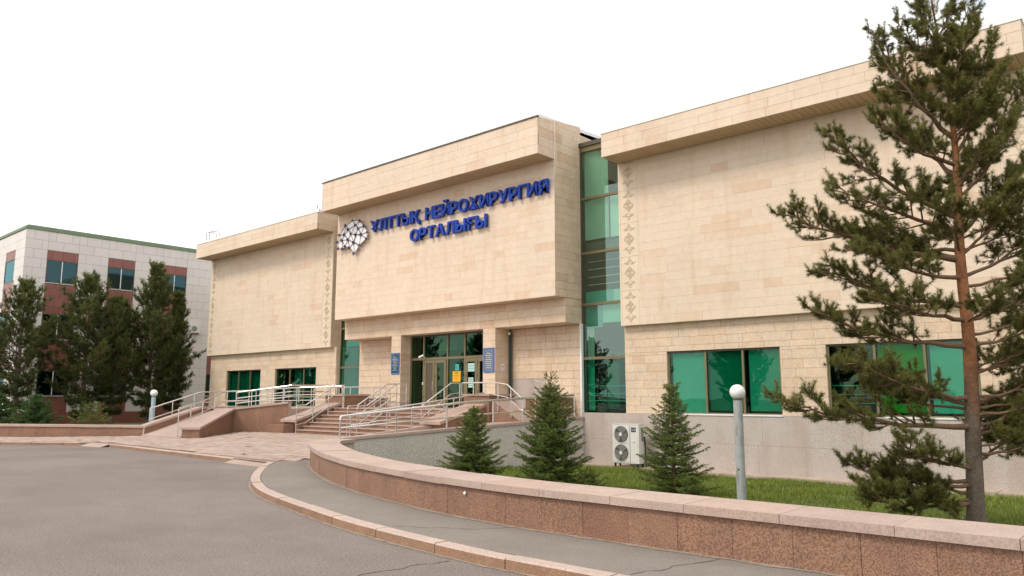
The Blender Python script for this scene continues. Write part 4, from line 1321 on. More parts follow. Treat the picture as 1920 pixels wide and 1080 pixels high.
lettering('ҰЛТТЫҚ НЕЙРОХИРУРГИЯ', -27.92, -17.30, Z(7.60), .54, ls, 21.655)
lettering('ОРТАЛЫҒЫ', -25.10, -20.46, Z(6.77), .53, ls, 21.655)
mb = MB()
for z, a, b in ((Z(7.66), -27.8, -17.3), (Z(8.02), -27.8, -17.4), (Z(6.83), -25.0, -20.5), (Z(7.2), -25.0, -20.5)):
    mb.box(a, b, 21.70, 21.725, z - .012, z + .012, 'limedark')
mb.build('mounting_rail', ls)

# emblem: panels, rods and nodes
em = empty('wall_emblem', (-29.3, 21.6, Z(7.5)), 'round emblem of white panels, dark rods and violet nodes left of the lettering', 'emblem')
# nodes in emblem picture space (px of a 1080 zoom) -> metres
def E2(p):
    u, v = p
    X = -30.45 + (u - 190) / (910 - 190) * 2.50
    # rows drop to the left because of perspective; undo it
    ztop = 8.44; 
    zc = (700 - 0.18 * (u - 190) * 0 - v) 
    return X, Z(7.52) + (595 + (560 - u) * .155 - v) * .00232
N_ = [(540, 235), (700, 255), (380, 335), (600, 335), (795, 370), (440, 420), (665, 405), (245, 530), (350, 525), (500, 515), (610, 535), (725, 545), (870, 500), (300, 640), (440, 635), (850, 635), (205, 680), (570, 700), (700, 770), (230, 820), (325, 825), (375, 775), (480, 810), (590, 935)]
Ed = [(0, 3), (0, 2), (1, 3), (1, 4), (2, 5), (2, 8), (2, 7), (3, 5), (3, 6), (3, 9), (4, 6), (4, 12), (4, 11), (5, 9), (5, 8), (6, 10), (6, 11), (7, 8), (7, 13), (7, 16), (8, 13), (8, 14), (9, 14), (9, 10), (10, 17), (10, 11), (11, 12), (11, 15), (11, 18), (12, 15), (13, 14), (13, 20), (13, 21), (13, 16), (14, 17), (14, 21), (14, 22), (15, 18), (16, 19), (17, 18), (17, 22), (17, 23), (18, 23), (19, 20), (20, 21), (21, 22), (22, 23), (0, 1), (9, 17)]
Pn = [(0, 3, 5, 2), (0, 1, 3), (1, 4, 6, 3), (3, 6, 9, 5), (2, 5, 8, 7), (5, 9, 14, 8), (6, 10, 9), (4, 12, 11, 6), (6, 11, 10), (11, 12, 15), (11, 15, 18, 17, 10), (9, 10, 17, 14), (7, 8, 13), (8, 14, 13), (13, 14, 21), (16, 13, 20, 19), (13, 21, 20), (14, 17, 22), (14, 22, 21), (17, 18, 23, 22)]
for q in Pn:
    pts = [E2(N_[i]) for i in q]
    cx_ = sum(p[0] for p in pts) / len(pts); cz_ = sum(p[1] for p in pts) / len(pts)
    pts = [(cx_ + (p[0] - cx_) * .86, cz_ + (p[1] - cz_) * .86) for p in pts]
    area = sum(a[0] * b[1] - b[0] * a[1] for a, b in zip(pts, pts[1:] + pts[:1]))
    if area < 0: pts = pts[::-1]
    n = len(pts)
    vs = [(a, 21.60, b) for a, b in pts] + [(a, 21.64, b) for a, b in pts]
    MB().poly(vs, [tuple(range(n)), tuple(range(n, 2 * n))[::-1]] + [(i, n + i, n + (i + 1) % n, (i + 1) % n) for i in range(n)], 'emblem').build('white_panel', em)
for a, b in Ed:
    p, q = E2(N_[a]), E2(N_[b])
    MB().tube([(p[0], 21.58, p[1]), (q[0], 21.58, q[1])], .010, 'rod', 5, False).build('rod', em)
for i, p in enumerate(N_):
    x, z = E2(p); s = .050 if i % 3 else .036
    mb = MB()
    sphere(mb, (x, 21.53, z), s, 'navy', 8, 6)
    for k in range(6):
        a = 2 * PI * k / 6 + i
        sphere(mb, (x + math.cos(a) * s * 1.5, 21.55, z + math.sin(a) * s * 1.5), s * .42, 'navy' if (k + i) % 2 else 'rod', 6, 4)
    mb.tube([(x, 21.53, z), (x, 21.74, z)], .012, 'rod', 5)
    mb.build('node', em)

# ladder hoops and roof details
p = empty('roof_ladder', (-45.0, 22.4, Z(9.6)), 'small steel ladder hoops standing on the far left roof corner', 'ladder')
for dx in (0, .38):
    MB().tube([(-45.2 + dx, 22.25, Z(9.5)), (-45.2 + dx, 22.25, Z(10.15)), (-45.12 + dx, 22.35, Z(10.22)), (-44.97 + dx, 22.6, Z(10.22)), (-44.9 + dx, 22.75, Z(10.1)), (-44.9 + dx, 22.75, Z(9.55))], .022, 'rod', 6).build('hoop', p)
for z in (9.75, 10.0):
    MB().tube([(-45.2, 22.25, Z(z)), (-44.82, 22.25, Z(z))], .012, 'rod', 5).build('rung', p)
p = empty('roof_mast', (-33.2, 22.2, Z(9.6)), 'tiny metal stub on the roof edge where the left wing meets the centre', 'mast')
MB().tube([(-33.0, 22.1, Z(9.4)), (-33.0, 22.1, Z(9.78))], .02, 'rod', 6).build('post', p)
MB().tube([(-33.07, 22.1, Z(9.78)), (-32.93, 22.1, Z(9.80))], .02, 'rod', 6).build('top', p)

# ------------------------------------------------------------------ air conditioners
ac = empty('ac_outdoor_unit', (-14.6, 22.6, -.5), 'tall cream air conditioner with two round fans standing on the lawn edge by the plinth', 'air conditioner')
X0, X1, Y0, Y1, Z0, Z1 = -15.14, -14.08, 22.42, 22.80, Z(-2.25), Z(-.93)
mb = MB()
mb.box(X0, X1, Y0 + .012, Y1, Z0, Z1 - .02, 'ac')
mb.box(X0 - .008, X1 + .008, Y0 + .002, Y1 + .008, Z1 - .02, Z1, 'ac')
mb.build('cabinet', ac)
fr_ = []
for cz in (Z0 + .35, Z0 + .97):
    cx = X0 + .36
    fp = MB().box(X0 + .02, X0 + .70, Y0, Y0 + .012, cz - .30, cz + .30, 'ac').build('fan_panel', ac)
    mb = MB(); n = 28
    vs = [(cx, Y0 - .002, cz)] + [(cx + .275 * math.cos(2 * PI * k / n), Y0 - .002, cz + .275 * math.sin(2 * PI * k / n)) for k in range(n)]
    mb.poly(vs, [(0, 1 + (k + 1) % n, 1 + k) for k in range(n)], 'black')
    mb.build('fan_opening', fp)
    mb = MB()
    for k in range(3):
        a0 = 2 * PI * k / 3 + .4
        v = []
        for j in range(7):
            a = a0 + j * .28
            v += [(cx + .06 * math.cos(a), Y0 - .004, cz + .06 * math.sin(a)), (cx + .255 * math.cos(a + .25), Y0 - .004 - .004 * j, cz + .255 * math.sin(a + .25))]
        mb.poly(v, [(2 * j, 2 * j + 1, 2 * j + 3, 2 * j + 2) for j in range(6)], 'acgrille')
    mb.build('fan_blades', fp)
    mb = MB()
    for r_ in (.10, .135, .17, .205, .24, .272):
        mb.tube([(cx + r_ * math.cos(2 * PI * k / 24), Y0 - .04, cz + r_ * math.sin(2 * PI * k / 24)) for k in range(25)], .0045, 'acgrille', 4, False)
    for k in range(16):
        a = 2 * PI * k / 16
        mb.tube([(cx + .07 * math.cos(a), Y0 - .042, cz + .07 * math.sin(a)), (cx + .275 * math.cos(a + .3), Y0 - .03, cz + .275 * math.sin(a + .3))], .004, 'acgrille', 4, False)
    mb.build('grille', fp)
    mb = MB(); mb.tube([(cx, Y0 - .05, cz), (cx, Y0 - .02, cz)], .065, 'ac', 18); mb.build('hub', fp)
MB().box(X0 + .71, X0 + .715, Y0 + .004, Y0 + .013, Z0 + .02, Z1 - .03, 'acgrille').build('seam', ac)
bd = MB().box(X0 + .76, X0 + .94, Y0 + .002, Y0 + .013, Z1 - .26, Z1 - .11, 'badge').build('badge', ac)
for ch, dx in (('L', .80), ('G', .865)):
    me, a, b = glyph(ch); me.transform(Matrix.Rotation(PI / 2, 4, 'X')); me.transform(Matrix.Diagonal((.085, .03, .085, 1))); me.materials.clear(); me.materials.append(M['signwhite'])
    link('badge_letter', me, bd, (X0 + dx - a * .085, Y0 - .001, Z1 - .215))
MB().box(X0 + .83, X0 + .91, Y0 + .002, Y0 + .013, Z0 + .70, Z0 + .72, 'acgrille').build('label_plate', ac)
MB().box(X1, X1 + .012, Y0 + .16, Y0 + .30, Z0 + .75, Z1 - .12, 'acgrille').build('side_louvre', ac)
MB().tube([(X1 + .03, Y0 + .32, Z0 + .9), (X1 + .06, Y0 + .32, Z0 + .5), (X1 + .05, Y0 + .33, Z0 + .0), (X1 + .02, Y0 + .45, Z0 - .1)], .025, 'black', 8).build('pipe', ac)
mb = MB()
for x in (X0 + .08, X1 - .08):
    mb.box(x - .025, x + .025, Y0 + .02, Y0 + .06, Z0 - .19, Z0, 'black'); mb.box(x - .025, x + .025, Y1 - .06, Y1 - .02, Z0 - .19, Z0, 'black')
    mb.box(x - .025, x + .025, Y0 - .02, Y1 + .04, Z0 - .03, Z0 - .003, 'black')
mb.build('stand', ac)
MB().tube([(X1 - .15, Y0 + .06, Z0 - .13), (X1 + .05, Y0 + .1, Z0 - .17), (X1 + .2, Y0 + .2, Z0 - .13)], .012, 'cable', 6).build('drain_hose', ac)

# ------------------------------------------------------------------ left building
lb = empty('office_building', (-54, 20, 0), 'three storey white tiled building with red window bays behind the pines', 'building')
XC, YC = -54.0, 14.86
ZT = Z(10.53)
cl2 = Clad(9)
bays = [(16.13, 17.97), (19.83, 21.60), (23.49, 25.27), (27.15, 29.0)]
rows3 = [(Z(7.23), Z(8.72)), (Z(3.63), Z(5.25)), (Z(.05), Z(1.65))]
hT = .605
zb = ZT - 20 * hT
MB().box(XC + .0 - .30, XC - .045, YC + .05, 40, 0, ZT - .05, 'joint').build('wall', lb)
MB().box(XC - 26, XC - .05, YC + .045, YC + .30, 0, ZT - .05, 'joint').build('wall', lb)
# +X face (clad by columns between bays)
ys_ = [YC] + [v for b in bays for v in b] + [40]
for i in range(0, len(ys_), 2):
    cl2.rect('x', XC, ys_[i] + (.0 if i else .03), ys_[i + 1], Z(-1.0), ZT, hT, .92, 'tile', zb, gap=.011, th=.04, fixed=True, outward=1)
def bay(y0, y1):
    # red facing with window holes
    hi = Z(9.33)
    cl2.rect('x', XC, y0, y1, hi, ZT, hT, .92, 'tile', zb, gap=.011, th=.04, fixed=True, outward=1)
    prev = hi
    for z0, z1 in rows3:
        cl2.rect('x', XC, y0, y1, z1, prev, hT, .62, 'redtile', zb, gap=.012, th=.045, fixed=True, outward=1)
        prev = z0
    cl2.rect('x', XC, y0, y1, Z(-1.9), prev, hT, .62, 'redtile', zb, gap=.012, th=.045, fixed=True, outward=1)
MB().box(XC - .30, XC - .05, YC + .05, 40, 0, ZT - .05, 'joint')
def lwindow(y0, y1, z0, z1, k):
    w = empty('window', (XC, (y0 + y1) / 2, z0)); w.parent = lb; w.location = Vector((XC, (y0 + y1) / 2, z0)) - Vector(lb.location)
    t = .06; xa, xb = XC - .038, XC - .0
    mb = MB()
    mb.box(xa, xb, y0, y1, z1 - t, z1, 'darkframe'); mb.box(xa, xb, y0, y1, z0, z0 + t, 'darkframe')
    mb.box(xa, xb, y0, y0 + t, z0 + t, z1 - t, 'darkframe'); mb.box(xa, xb, y1 - t, y1, z0 + t, z1 - t, 'darkframe')
    ym = (y0 + y1) / 2 + .0
    mb.build('frame', w)
    MB().box(xa, xb + .005, ym - .025, ym + .025, z0 + t, z1 - t, 'cap').build('mullion', w)
    bm = ['teal', 'curtain', 'brownmat'][k % 3]
    MB().box(XC - .034, XC - .022, y0 + t, ym - .025, z0 + t, z1 - t, 'blue_glass').build('pane', w)
    MB().box(XC - .034, XC - .022, ym + .025, y1 - t, z0 + t, z1 - t, 'blue_glass').build('pane', w)
    MB().box(XC - .044, XC - .040, y0 + t, ym, z0 + t, z1 - t, 'curtain' if k % 2 == 0 else 'interior').build('blind', w)
    MB().box(XC - .044, XC - .040, ym, y1 - t, z0 + t, z1 - t, 'teal' if k != 2 else 'curtain').build('blind', w)
    MB().box(XC - .02, XC + .05, y0 - .02, y1 + .02, z0 - .03, z0, 'cap').build('sill', w)
k = 0
for b in bays:
    bay(*b)
    for r in rows3:
        lwindow(b[0], b[1], r[0], r[1], k); k += 1
# -Y face
LBX = [(-57.80, -55.85), (-61.9, -59.9)]
xs_ = [-72] + [v for b in sorted(LBX) for v in b] + [XC]
for i in range(0, len(xs_), 2):
    cl2.rect('y', YC, xs_[i], xs_[i + 1], Z(-1), ZT, hT, .92, 'tile', zb, gap=.011, th=.04, fixed=True)
for b in LBX:
    cl2.rect('y', YC, b[0], b[1], Z(9.40), ZT, hT, .92, 'tile', zb, gap=.011, th=.04, fixed=True)
    prev = Z(9.40)
    for z0, z1 in ((Z(7.3), Z(8.80)), (Z(3.7), Z(5.3)), (Z(.1), Z(1.7))):
        cl2.rect('y', YC, b[0], b[1], z1, prev, hT, .66, 'redtile', zb, gap=.012, th=.045, fixed=True)
        prev = z0
        w = empty('window', (b[0], YC, z0)); w.parent = lb; w.location = Vector((b[0], YC, z0)) - Vector(lb.location)
        mb = MB(); t = .06
        mb.box(b[0], b[1], YC, YC + .04, z1 - t, z1, 'darkframe'); mb.box(b[0], b[1], YC, YC + .04, z0, z0 + t, 'darkframe')
        mb.box(b[0], b[0] + t, YC, YC + .04, z0 + t, z1 - t, 'darkframe'); mb.box(b[1] - t, b[1], YC, YC + .04, z0 + t, z1 - t, 'darkframe')
        mb.build('frame', w)
        MB().box(b[0] + t, b[1] - t, YC + .022, YC + .034, z0 + t, z1 - t, 'blue_glass').build('pane', w)
        MB().box(b[0] + t, b[1] - t, YC + .038, YC + .042, z0 + t, z1 - t, 'brownmat').build('blind', w)
    cl2.rect('y', YC, b[0], b[1], Z(-1), prev, hT, .66, 'redtile', zb, gap=.012, th=.045, fixed=True)
# base course and roof edge
MB().box(XC - .03, XC + .04, YC - .03, 40, 0, Z(-1.0), 'redtile').build('base_course', lb)
MB().prism([(XC - 26, YC - .06), (XC + .06, YC - .06), (XC + .06, 40), (XC - 26, 40)], ZT + .01, ZT + .2, 'greenroof').build('roof_edge', lb)
MB().prism([(XC - 26, YC + .1), (XC - .1, YC + .1), (XC - .1, 40), (XC - 26, 40)], ZT + .2, ZT + .3, 'greenroof').build('roof', lb)
cl2.finish('facade_tile', 'facade_tiling', lb)
a2 = empty('ac_outdoor_unit', (-53.8, 26, Z(4.7)), 'small white air conditioner box hung high on the tiled building wall', 'air conditioner')
MB().box(-53.96, -53.66, 25.62, 26.45, Z(4.60), Z(5.15), 'ac').build('cabinet', a2)
mb = MB(); mb.poly([(-53.655, 25.92 + .2 * math.cos(2 * PI * k / 20), Z(4.88) + .2 * math.sin(2 * PI * k / 20)) for k in range(20)], [tuple(range(20))], 'acgrille'); mb.build('fan', a2)
MB().box(-53.98, -53.66, 25.7, 25.74, Z(4.52), Z(4.60), 'ac').build('bracket', a2)
MB().box(-53.98, -53.66, 26.3, 26.34, Z(4.52), Z(4.60), 'ac').build('bracket', a2)

# ------------------------------------------------------------------ lamps
def lamp(x, y, zg, zc, R, r, m, label):
    p = empty('bollard_lamp', (x, y, zg), label, 'lamp', 'globe lamps on short poles')
    mb = MB(); sphere(mb, (x, y, zc), R, 'globe', 28, 16); mb.build('globe', p, smooth=True)
    mb = MB(); mb.tube([(x, y, zg - .1), (x, y, zc - R * .93)], r, m, 20); mb.build('pole', p, smooth=False)
    mb = MB(); mb.tube([(x, y, zc - R * 1.0), (x, y, zc - R * .84)], r * 1.12, 'darkframe', 20); mb.build('collar', p)
    mb = MB(); mb.tube([(x - .0, y - r - .004, zg + .62), (x, y - r + .01, zg + .62)], .02, 'darkframe', 8); mb.build('access_plug', p)
    return p
lamp(-6.68, 14.3, Z(-2.02), Z(.09), .15, .088, 'polegrey', 'white globe on a thick grey pole standing on the lawn')
lamp(-36.35, 15.8, Z(-1.72), Z(.16), .165, .095, 'poleblue', 'white globe on a pale blue pole by the left ramp rail')

# ------------------------------------------------------------------ railings
def rail(label, pts, hts, posts, bars=(1.0, .52), r=.026, rp=.021, group='stainless steel railings', drop=True):
    """pts: base points (abs z). hts: heights at each. posts: number along. bars: fractions of the height"""
    P = [Vector(p) for p in pts]
    root = empty('handrail', P[0], label, 'railing', group)
    tops = [p + Vector((0, 0, h)) for p, h in zip(P, hts)]
    for bi, b in enumerate(bars):
        line = [p.lerp(t, b) for p, t in zip(P, tops)]
        if bi == 0 and drop:
            a = line[0]; d = (line[1] - a).normalized()
            line = [a + Vector((0, 0, -.10)), a + Vector((0, 0, -.025)) + d * .01, a + d * .06] + line[1:]
        MB().tube(line, r if bi == 0 else r * .72, 'steel', 10).build('top_rail' if bi == 0 else 'mid_rail', root, smooth=False)
    d = [0]
    for a, b in zip(P, P[1:]): d.append(d[-1] + (b - a).length)
    for k in range(posts):
        t = d[-1] * k / (posts - 1); j = 0
        while j < len(d) - 2 and d[j + 1] < t: j += 1
        f = (t - d[j]) / (d[j + 1] - d[j])
        a = P[j].lerp(P[j + 1], f); b = tops[j].lerp(tops[j + 1], f)
        post = MB().tube([a - Vector((0, 0, .03)), b - Vector((0, 0, .01))], rp, 'steel', 8).build('post', root)
        MB().tube([a, a + Vector((0, 0, .015))], rp * 2, 'steel', 10).build('base_plate', post)
    return root
o1 = RA + nl * .17 + dirr * .15; oe = RB_ + nl * .17 - dirr * .3
def lp(t): q = o1.lerp(oe, t); return (q.x, q.y, E - 1.2 + .46 * t)
rail('bright steel handrail on the coping of the right ramp, nearest the lawn', [lp(0), lp(.5), lp(.78), lp(1)], [.62, .80, .80, .80], 6, bars=(1.0, .45), r=.040, rp=.028)
o2 = RA + nl * 1.88 + dirr * 1.3; oe2 = RB_ + nl * 1.88 - dirr * 3.2
def lq(t): q = o2.lerp(oe2, t); return (q.x, q.y, .58 + .6 * t)
rail('steel handrail along the inner side of the right ramp in front of the steps', [lq(0), lq(.5), lq(1)], [.70, .74, .80], 5, bars=(1.0, .5), r=.024, rp=.02)
# stairs
def stair_rail(x, label, y0=17.85, bars=(1.0, .62, .30), flat=.45):
    return rail(label, [(x, y0, .37), (x, y0 + .45, .46), (x, 19.75, 1.30), (x, 19.75 + flat, LZ)], [1.12, 1.05, 1.05, .98], 4, bars=bars)
stair_rail(-27.62, 'steel stair rail at the left edge of the steps')
stair_rail(-24.15, 'steel stair rail in the middle of the steps, left one of a close pair', flat=.5)
stair_rail(-23.55, 'steel stair rail in the middle of the steps, right one of a close pair', flat=.5)
stair_rail(-20.45, 'steel stair rail at the right edge of the steps')
rail('level steel rail over the right pedestal in front of the doors', [(-20.45, 20.3, LZ), (-18.75, 20.3, LZ), (-18.2, 20.35, LZ - .1), (-17.6, 20.5, LZ - .62)], [.98, .98, 1.0, 1.0], 6, bars=(1.0, .55))
rail('steel rail sloping down beside the right recessed wall', [(-19.0, 22.8, LZ + .25), (-17.6, 22.6, LZ - .02)], [.85, .85], 5, bars=(1.0, .6, .3), r=.02, rp=.016)
rail('level steel rail on the left pedestal by the top of the steps', [(-28.9, 20.4, LZ), (-27.9, 20.4, LZ), (-27.7, 20.2, LZ)], [.98, .98, .98], 4, bars=(1.0, .55))
rail('steel rail at the back of the landing below the left pillar', [(-30.9, 22.3, LZ), (-29.0, 22.3, LZ), (-27.3, 22.25, LZ)], [.92, .92, .92], 5, bars=(1.0, .6, .3))
# left ramp rails
rail('steel rail on the outer wall of the left ramp behind the globe lamp', [(-33.3, 14.35, Z(-1.2)), (-33.42, 16.6, Z(-.5)), (-33.5, 19.4, Z(-.45))], [.70, .70, .72], 6, bars=(1.0, .35))
rail('steel rail along the inner side of the left ramp with a tall end post', [(-30.2, 14.15, Z(-1.55)), (-31.2, 15.6, Z(-1.15)), (-32.1, 17.1, Z(-.62)), (-31.5, 17.9, Z(-.58))], [1.10, .95, .85, .85], 6, bars=(1.0, .5))
rail('steel rail on top of the front wall leading to the stairs', [(-31.25, 17.15, Z(-.5)), (-28.95, 18.42, Z(-.2)), (-28.9, 20.3, Z(-.25))], [.68, .68, .75], 7, bars=(1.0, .62, .3), r=.03)
rail('steel rail at the rear of the left ramp in front of the wing windows', [(-33.5, 19.6, Z(-.45)), (-31, 20.2, Z(-.42)), (-29.1, 21.2, Z(-.42))], [.78, .84, .9], 7, bars=(1.0, .6, .3))

# ------------------------------------------------------------------ trees
class Tree:
    def __init__(s, seed): s.wood = MB(); s.p0 = []; s.p1 = []; s.tn = []; s.r = random.Random(seed); s.seed = seed
    def shoot(s, a, b, tone): s.p0.append(a[:]); s.p1.append(b[:]); s.tn.append(tone)

def build_tree(t, name, base, label, cat, group, leafm, per, nl_, nw, ang, trunk_mb, crown_name='crown'):
    root = empty(name, base, label, cat, group)
    trunk_mb.build('trunk', root, smooth=True)
    if t.wood.v: t.wood.build('branches', root, smooth=True)
    p0 = np.array(t.p0); p1 = np.array(t.p1); tn = np.array(t.tn)
    V = needle_arrays(p0, p1, per, nl_, nw, ang, t.seed)
    rs = np.random.RandomState(t.seed + 1)
    tone = np.repeat(tn, per) + rs.normal(0, .10, len(tn) * per)
    tone = np.stack([tone * .8, tone * .8, tone * 1.1], 1).ravel()
    tri_mesh(crown_name, V, tone, leafm, root, base)
    return root

def pine_branch(t, a, b, r0, up=.25, twigs=9, tl=.55, sh=.22, wood='twig', start=.28, clump=5, tone0=.32):
    """branch from a to b; needles are grouped in tufts on upturned shoots"""
    R = t.r; a = Vector(a); b = Vector(b); L = (b - a).length
    mid = a.lerp(b, .5) + Vector((R.uniform(-.08, .08) * L, R.uniform(-.08, .08) * L, -up * .35 * L + R.uniform(-.03, .03) * L))
    def pt(s_): return a * (1 - s_) ** 2 + mid * 2 * s_ * (1 - s_) + b * s_ ** 2
    pts = []
    for i in range(8):
        q = pt(i / 7)
        if 0 < i < 7: q = q + Vector((R.uniform(-1, 1), R.uniform(-1, 1), R.uniform(-1, 1))) * .018 * L
        pts.append(q)
    t.wood.tube(pts, [r0 * (1 - .8 * i / 7) for i in range(8)], wood, 6, False)
    dirm = (b - a).normalized()
    side = dirm.cross(Vector((0, 0, 1))).normalized()
    n = max(3, int(twigs))
    for i in range(n + 1):
        s_ = start + (1 - start) * i / n
        p = pt(min(1, s_)); tan = (pt(min(1, s_ + .05)) - pt(max(0, s_ - .05))).normalized()
        ln = tl * (1.05 - .6 * s_) * R.uniform(.6, 1.15)
        sg = 1 if i % 2 else -1
        for q in ((sg,) if i < n else (0,)):
            d = (tan * R.uniform(.55, .9) + side * q * R.uniform(.3, .95) + Vector((0, 0, R.uniform(-.35, .6)))).normalized()
            e = p + d * ln + Vector((0, 0, up * .25 * ln))
            m_ = p.lerp(e, .5) + Vector((0, 0, -.04 * ln))
            t.wood.tube([p, m_, e], [r0 * .32 * (1 - .5 * s_) + .003, r0 * .2 + .002, .003], wood, 4, False)
            for _ in range(2 if ln > .28 else 0):      # side sprays off the twig
                f = R.uniform(.3, .8); g = p.lerp(e, f)
                dd = (d * .6 + Vector((R.uniform(-.9, .9), R.uniform(-.9, .9), R.uniform(-.6, .7)))).normalized() * ln * R.uniform(.25, .5)
                t.wood.tube([g, g + dd], [.004, .002], wood, 3, False)
                t.shoot(g + dd * .35, g + dd * 1.15, tone0 + R.uniform(-.25, .2)); t.shoot(g + dd, g + dd + Vector((R.uniform(-.5, .5), R.uniform(-.5, .5), R.uniform(0, 1))).normalized() * sh * .8, tone0 + R.uniform(-.1, .3))
            # tufts
            for c in range(clump):
                f = .35 + .65 * (c + R.random() * .6) / clump
                g = p.lerp(e, min(1, f))
                dd = (d * R.uniform(.25, .9) + Vector((R.uniform(-.75, .75), R.uniform(-.75, .75), R.uniform(-.25, .85)))).normalized()
                sl = sh * R.uniform(.55, 1.15)
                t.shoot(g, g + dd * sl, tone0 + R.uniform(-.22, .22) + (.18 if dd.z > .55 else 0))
            t.shoot(e - d * .03, e + (d * .5 + Vector((0, 0, .6))).normalized() * sh * 1.1, tone0 + R.uniform(0, .35))

TR=[ (-2.77,14.50,-0.21), (-2.73,14.54,0.93), (-2.67,14.59,2.68), (-2.69,14.57,4.22), (-2.64,14.62,5.63), (-2.65,14.60,7.08), (-2.74,14.52,8.27), (-2.78,14.49,8.88) ]
BR=[ ((-2.78,14.49,0.16), (-3.92,13.22,0.23)), ((-2.77,14.50,0.50), (-4.29,13.69,0.64)), ((-2.74,14.52,0.67), (-3.33,12.94,1.07)), ((-2.70,14.56,1.36), (-4.79,12.45,1.75)), ((-2.69,14.57,1.71), (-4.31,13.81,2.34)), ((-2.68,14.58,1.84), (-3.92,12.68,2.37)), ((-2.65,14.60,2.68), (-4.40,12.79,3.20)), ((-2.67,14.59,3.13), (-3.58,12.72,3.39)), ((-2.66,14.59,3.35), (-4.47,13.26,3.98)), ((-2.67,14.59,3.85), (-3.57,12.86,4.09)), ((-2.67,14.59,4.17), (-4.79,12.71,4.92)), ((-2.68,14.57,4.31), (-4.26,14.12,4.74)), ((-2.67,14.59,4.87), (-4.24,13.33,6.31)), ((-2.68,14.58,4.68), (-3.97,12.77,5.20)), ((-2.64,14.62,5.63), (-3.62,14.15,7.10)), ((-2.64,14.62,5.82), (-3.42,13.13,6.36)), ((-2.64,14.61,6.30), (-3.50,13.72,7.97)), ((-2.66,14.59,6.88), (-3.66,14.51,7.94)), ((-2.70,14.56,7.47), (-3.14,13.77,8.17)), ((-2.73,14.54,7.92), (-3.01,14.42,8.88)), ((-2.75,14.52,8.17), (-2.45,14.65,8.80)), ((-2.72,14.54,7.67), (-2.34,15.15,8.80)), ((-2.67,14.58,7.27), (-2.21,14.46,8.07)), ((-2.65,14.61,6.59), (-2.12,15.21,7.97)), ((-2.65,14.61,6.01), (-1.88,14.89,7.34)), ((-2.66,14.60,5.53), (-1.79,15.63,7.31)), ((-2.65,14.60,5.25), (-1.80,14.55,6.18)), ((-2.67,14.59,4.59), (-1.75,15.67,5.88)), ((-2.67,14.59,4.22), (-1.83,14.39,5.06)), ((-2.67,14.59,3.85), (-1.57,15.56,4.68)), ((-2.67,14.58,3.40), (-1.49,14.97,3.95)), ((-2.67,14.59,3.13), (-1.72,16.23,3.76)), ((-2.67,14.59,2.68), (-1.49,15.36,3.11)), ((-2.68,14.58,2.23), (-1.73,14.35,2.71)), ((-2.69,14.57,1.71), (-1.69,15.85,2.24)), ((-2.70,14.56,1.36), (-1.71,14.77,1.80)), ((-2.73,14.54,0.93), (-1.72,15.30,1.19)), ((-2.74,14.53,0.76), (-2.33,15.82,1.33)) ]

tr = Tree(31)
trunk = MB()
PT = [Vector(p) for p in TR]
PT[0] = Vector((PT[0].x, PT[0].y, Z(-2.2)))
TS = smooth_path(PT, 5)
def rad(z): return .135 * max(.06, 1 - (z + .3) / 9.4) ** .85 + .004
trunk.tube(TS, [rad(p.z) * (1.12 if p.z < .1 else 1) for p in TS], 'barkmix', 16, False)
def trunk_at(z):
    for a, b in zip(TS, TS[1:]):
        if a.z <= z <= b.z: return a.lerp(b, (z - a.z) / max(1e-6, b.z - a.z))
    return TS[-1]
BR += [((-2.77, 14.5, .30), (-3.75, 13.6, .62)), ((-2.77, 14.5, .22), (-3.5, 13.75, .18)), ((-2.77, 14.5, .45), (-4.0, 13.3, .45))]
for a, b in BR:
    a = trunk_at(max(.1, a[2])); b = Vector(b)
    L = (b - a).length
    lowb = a.z < 1.3
    pine_branch(tr, a, b, .012 + .016 * L, up=.22 if a.z < 5.5 else .35, twigs=int(4 + L * 5.5), tl=.38 + .20 * L, sh=.155, clump=6, start=.28 if a.z < 5 else .18, tone0=.30 if a.z < 3 else .34)
# extra branches towards and away from the viewer
ra = random.Random(77)
for k in range(42):
    z = ra.uniform(1.0, 8.0); a = trunk_at(z)
    reach = (1.75 if z < 3.5 else max(.25, 1.75 - (z - 3.5) * .36)) * ra.uniform(.5, .9)
    an = ra.uniform(0, 2 * PI)
    b = a + Vector((math.cos(an) * reach, math.sin(an) * reach, reach * (.25 + .12 * max(0, z - 3))))
    pine_branch(tr, a, b, .012 + .014 * reach, up=.25, twigs=int(5 + reach * 6), tl=.34 + .16 * reach, sh=.15, clump=4, start=.35, tone0=.28)
top = TS[-1]
for k in range(7):
    an = 2 * PI * k / 7; tr.shoot(top - Vector((0, 0, .3)) + Vector((math.cos(an) * .05, math.sin(an) * .05, 0)), top + Vector((math.cos(an) * .13, math.sin(an) * .13, .05)), .6)
tr.shoot(top - Vector((0, 0, .2)), top + Vector((0, 0, .25)), .7)
build_tree(tr, 'pine_tree', PT[0], 'tall loose Scots pine with orange bark on the lawn at the right', 'pine', None, 'pine', 80, .080, .0075, (.5, 1.3), trunk)

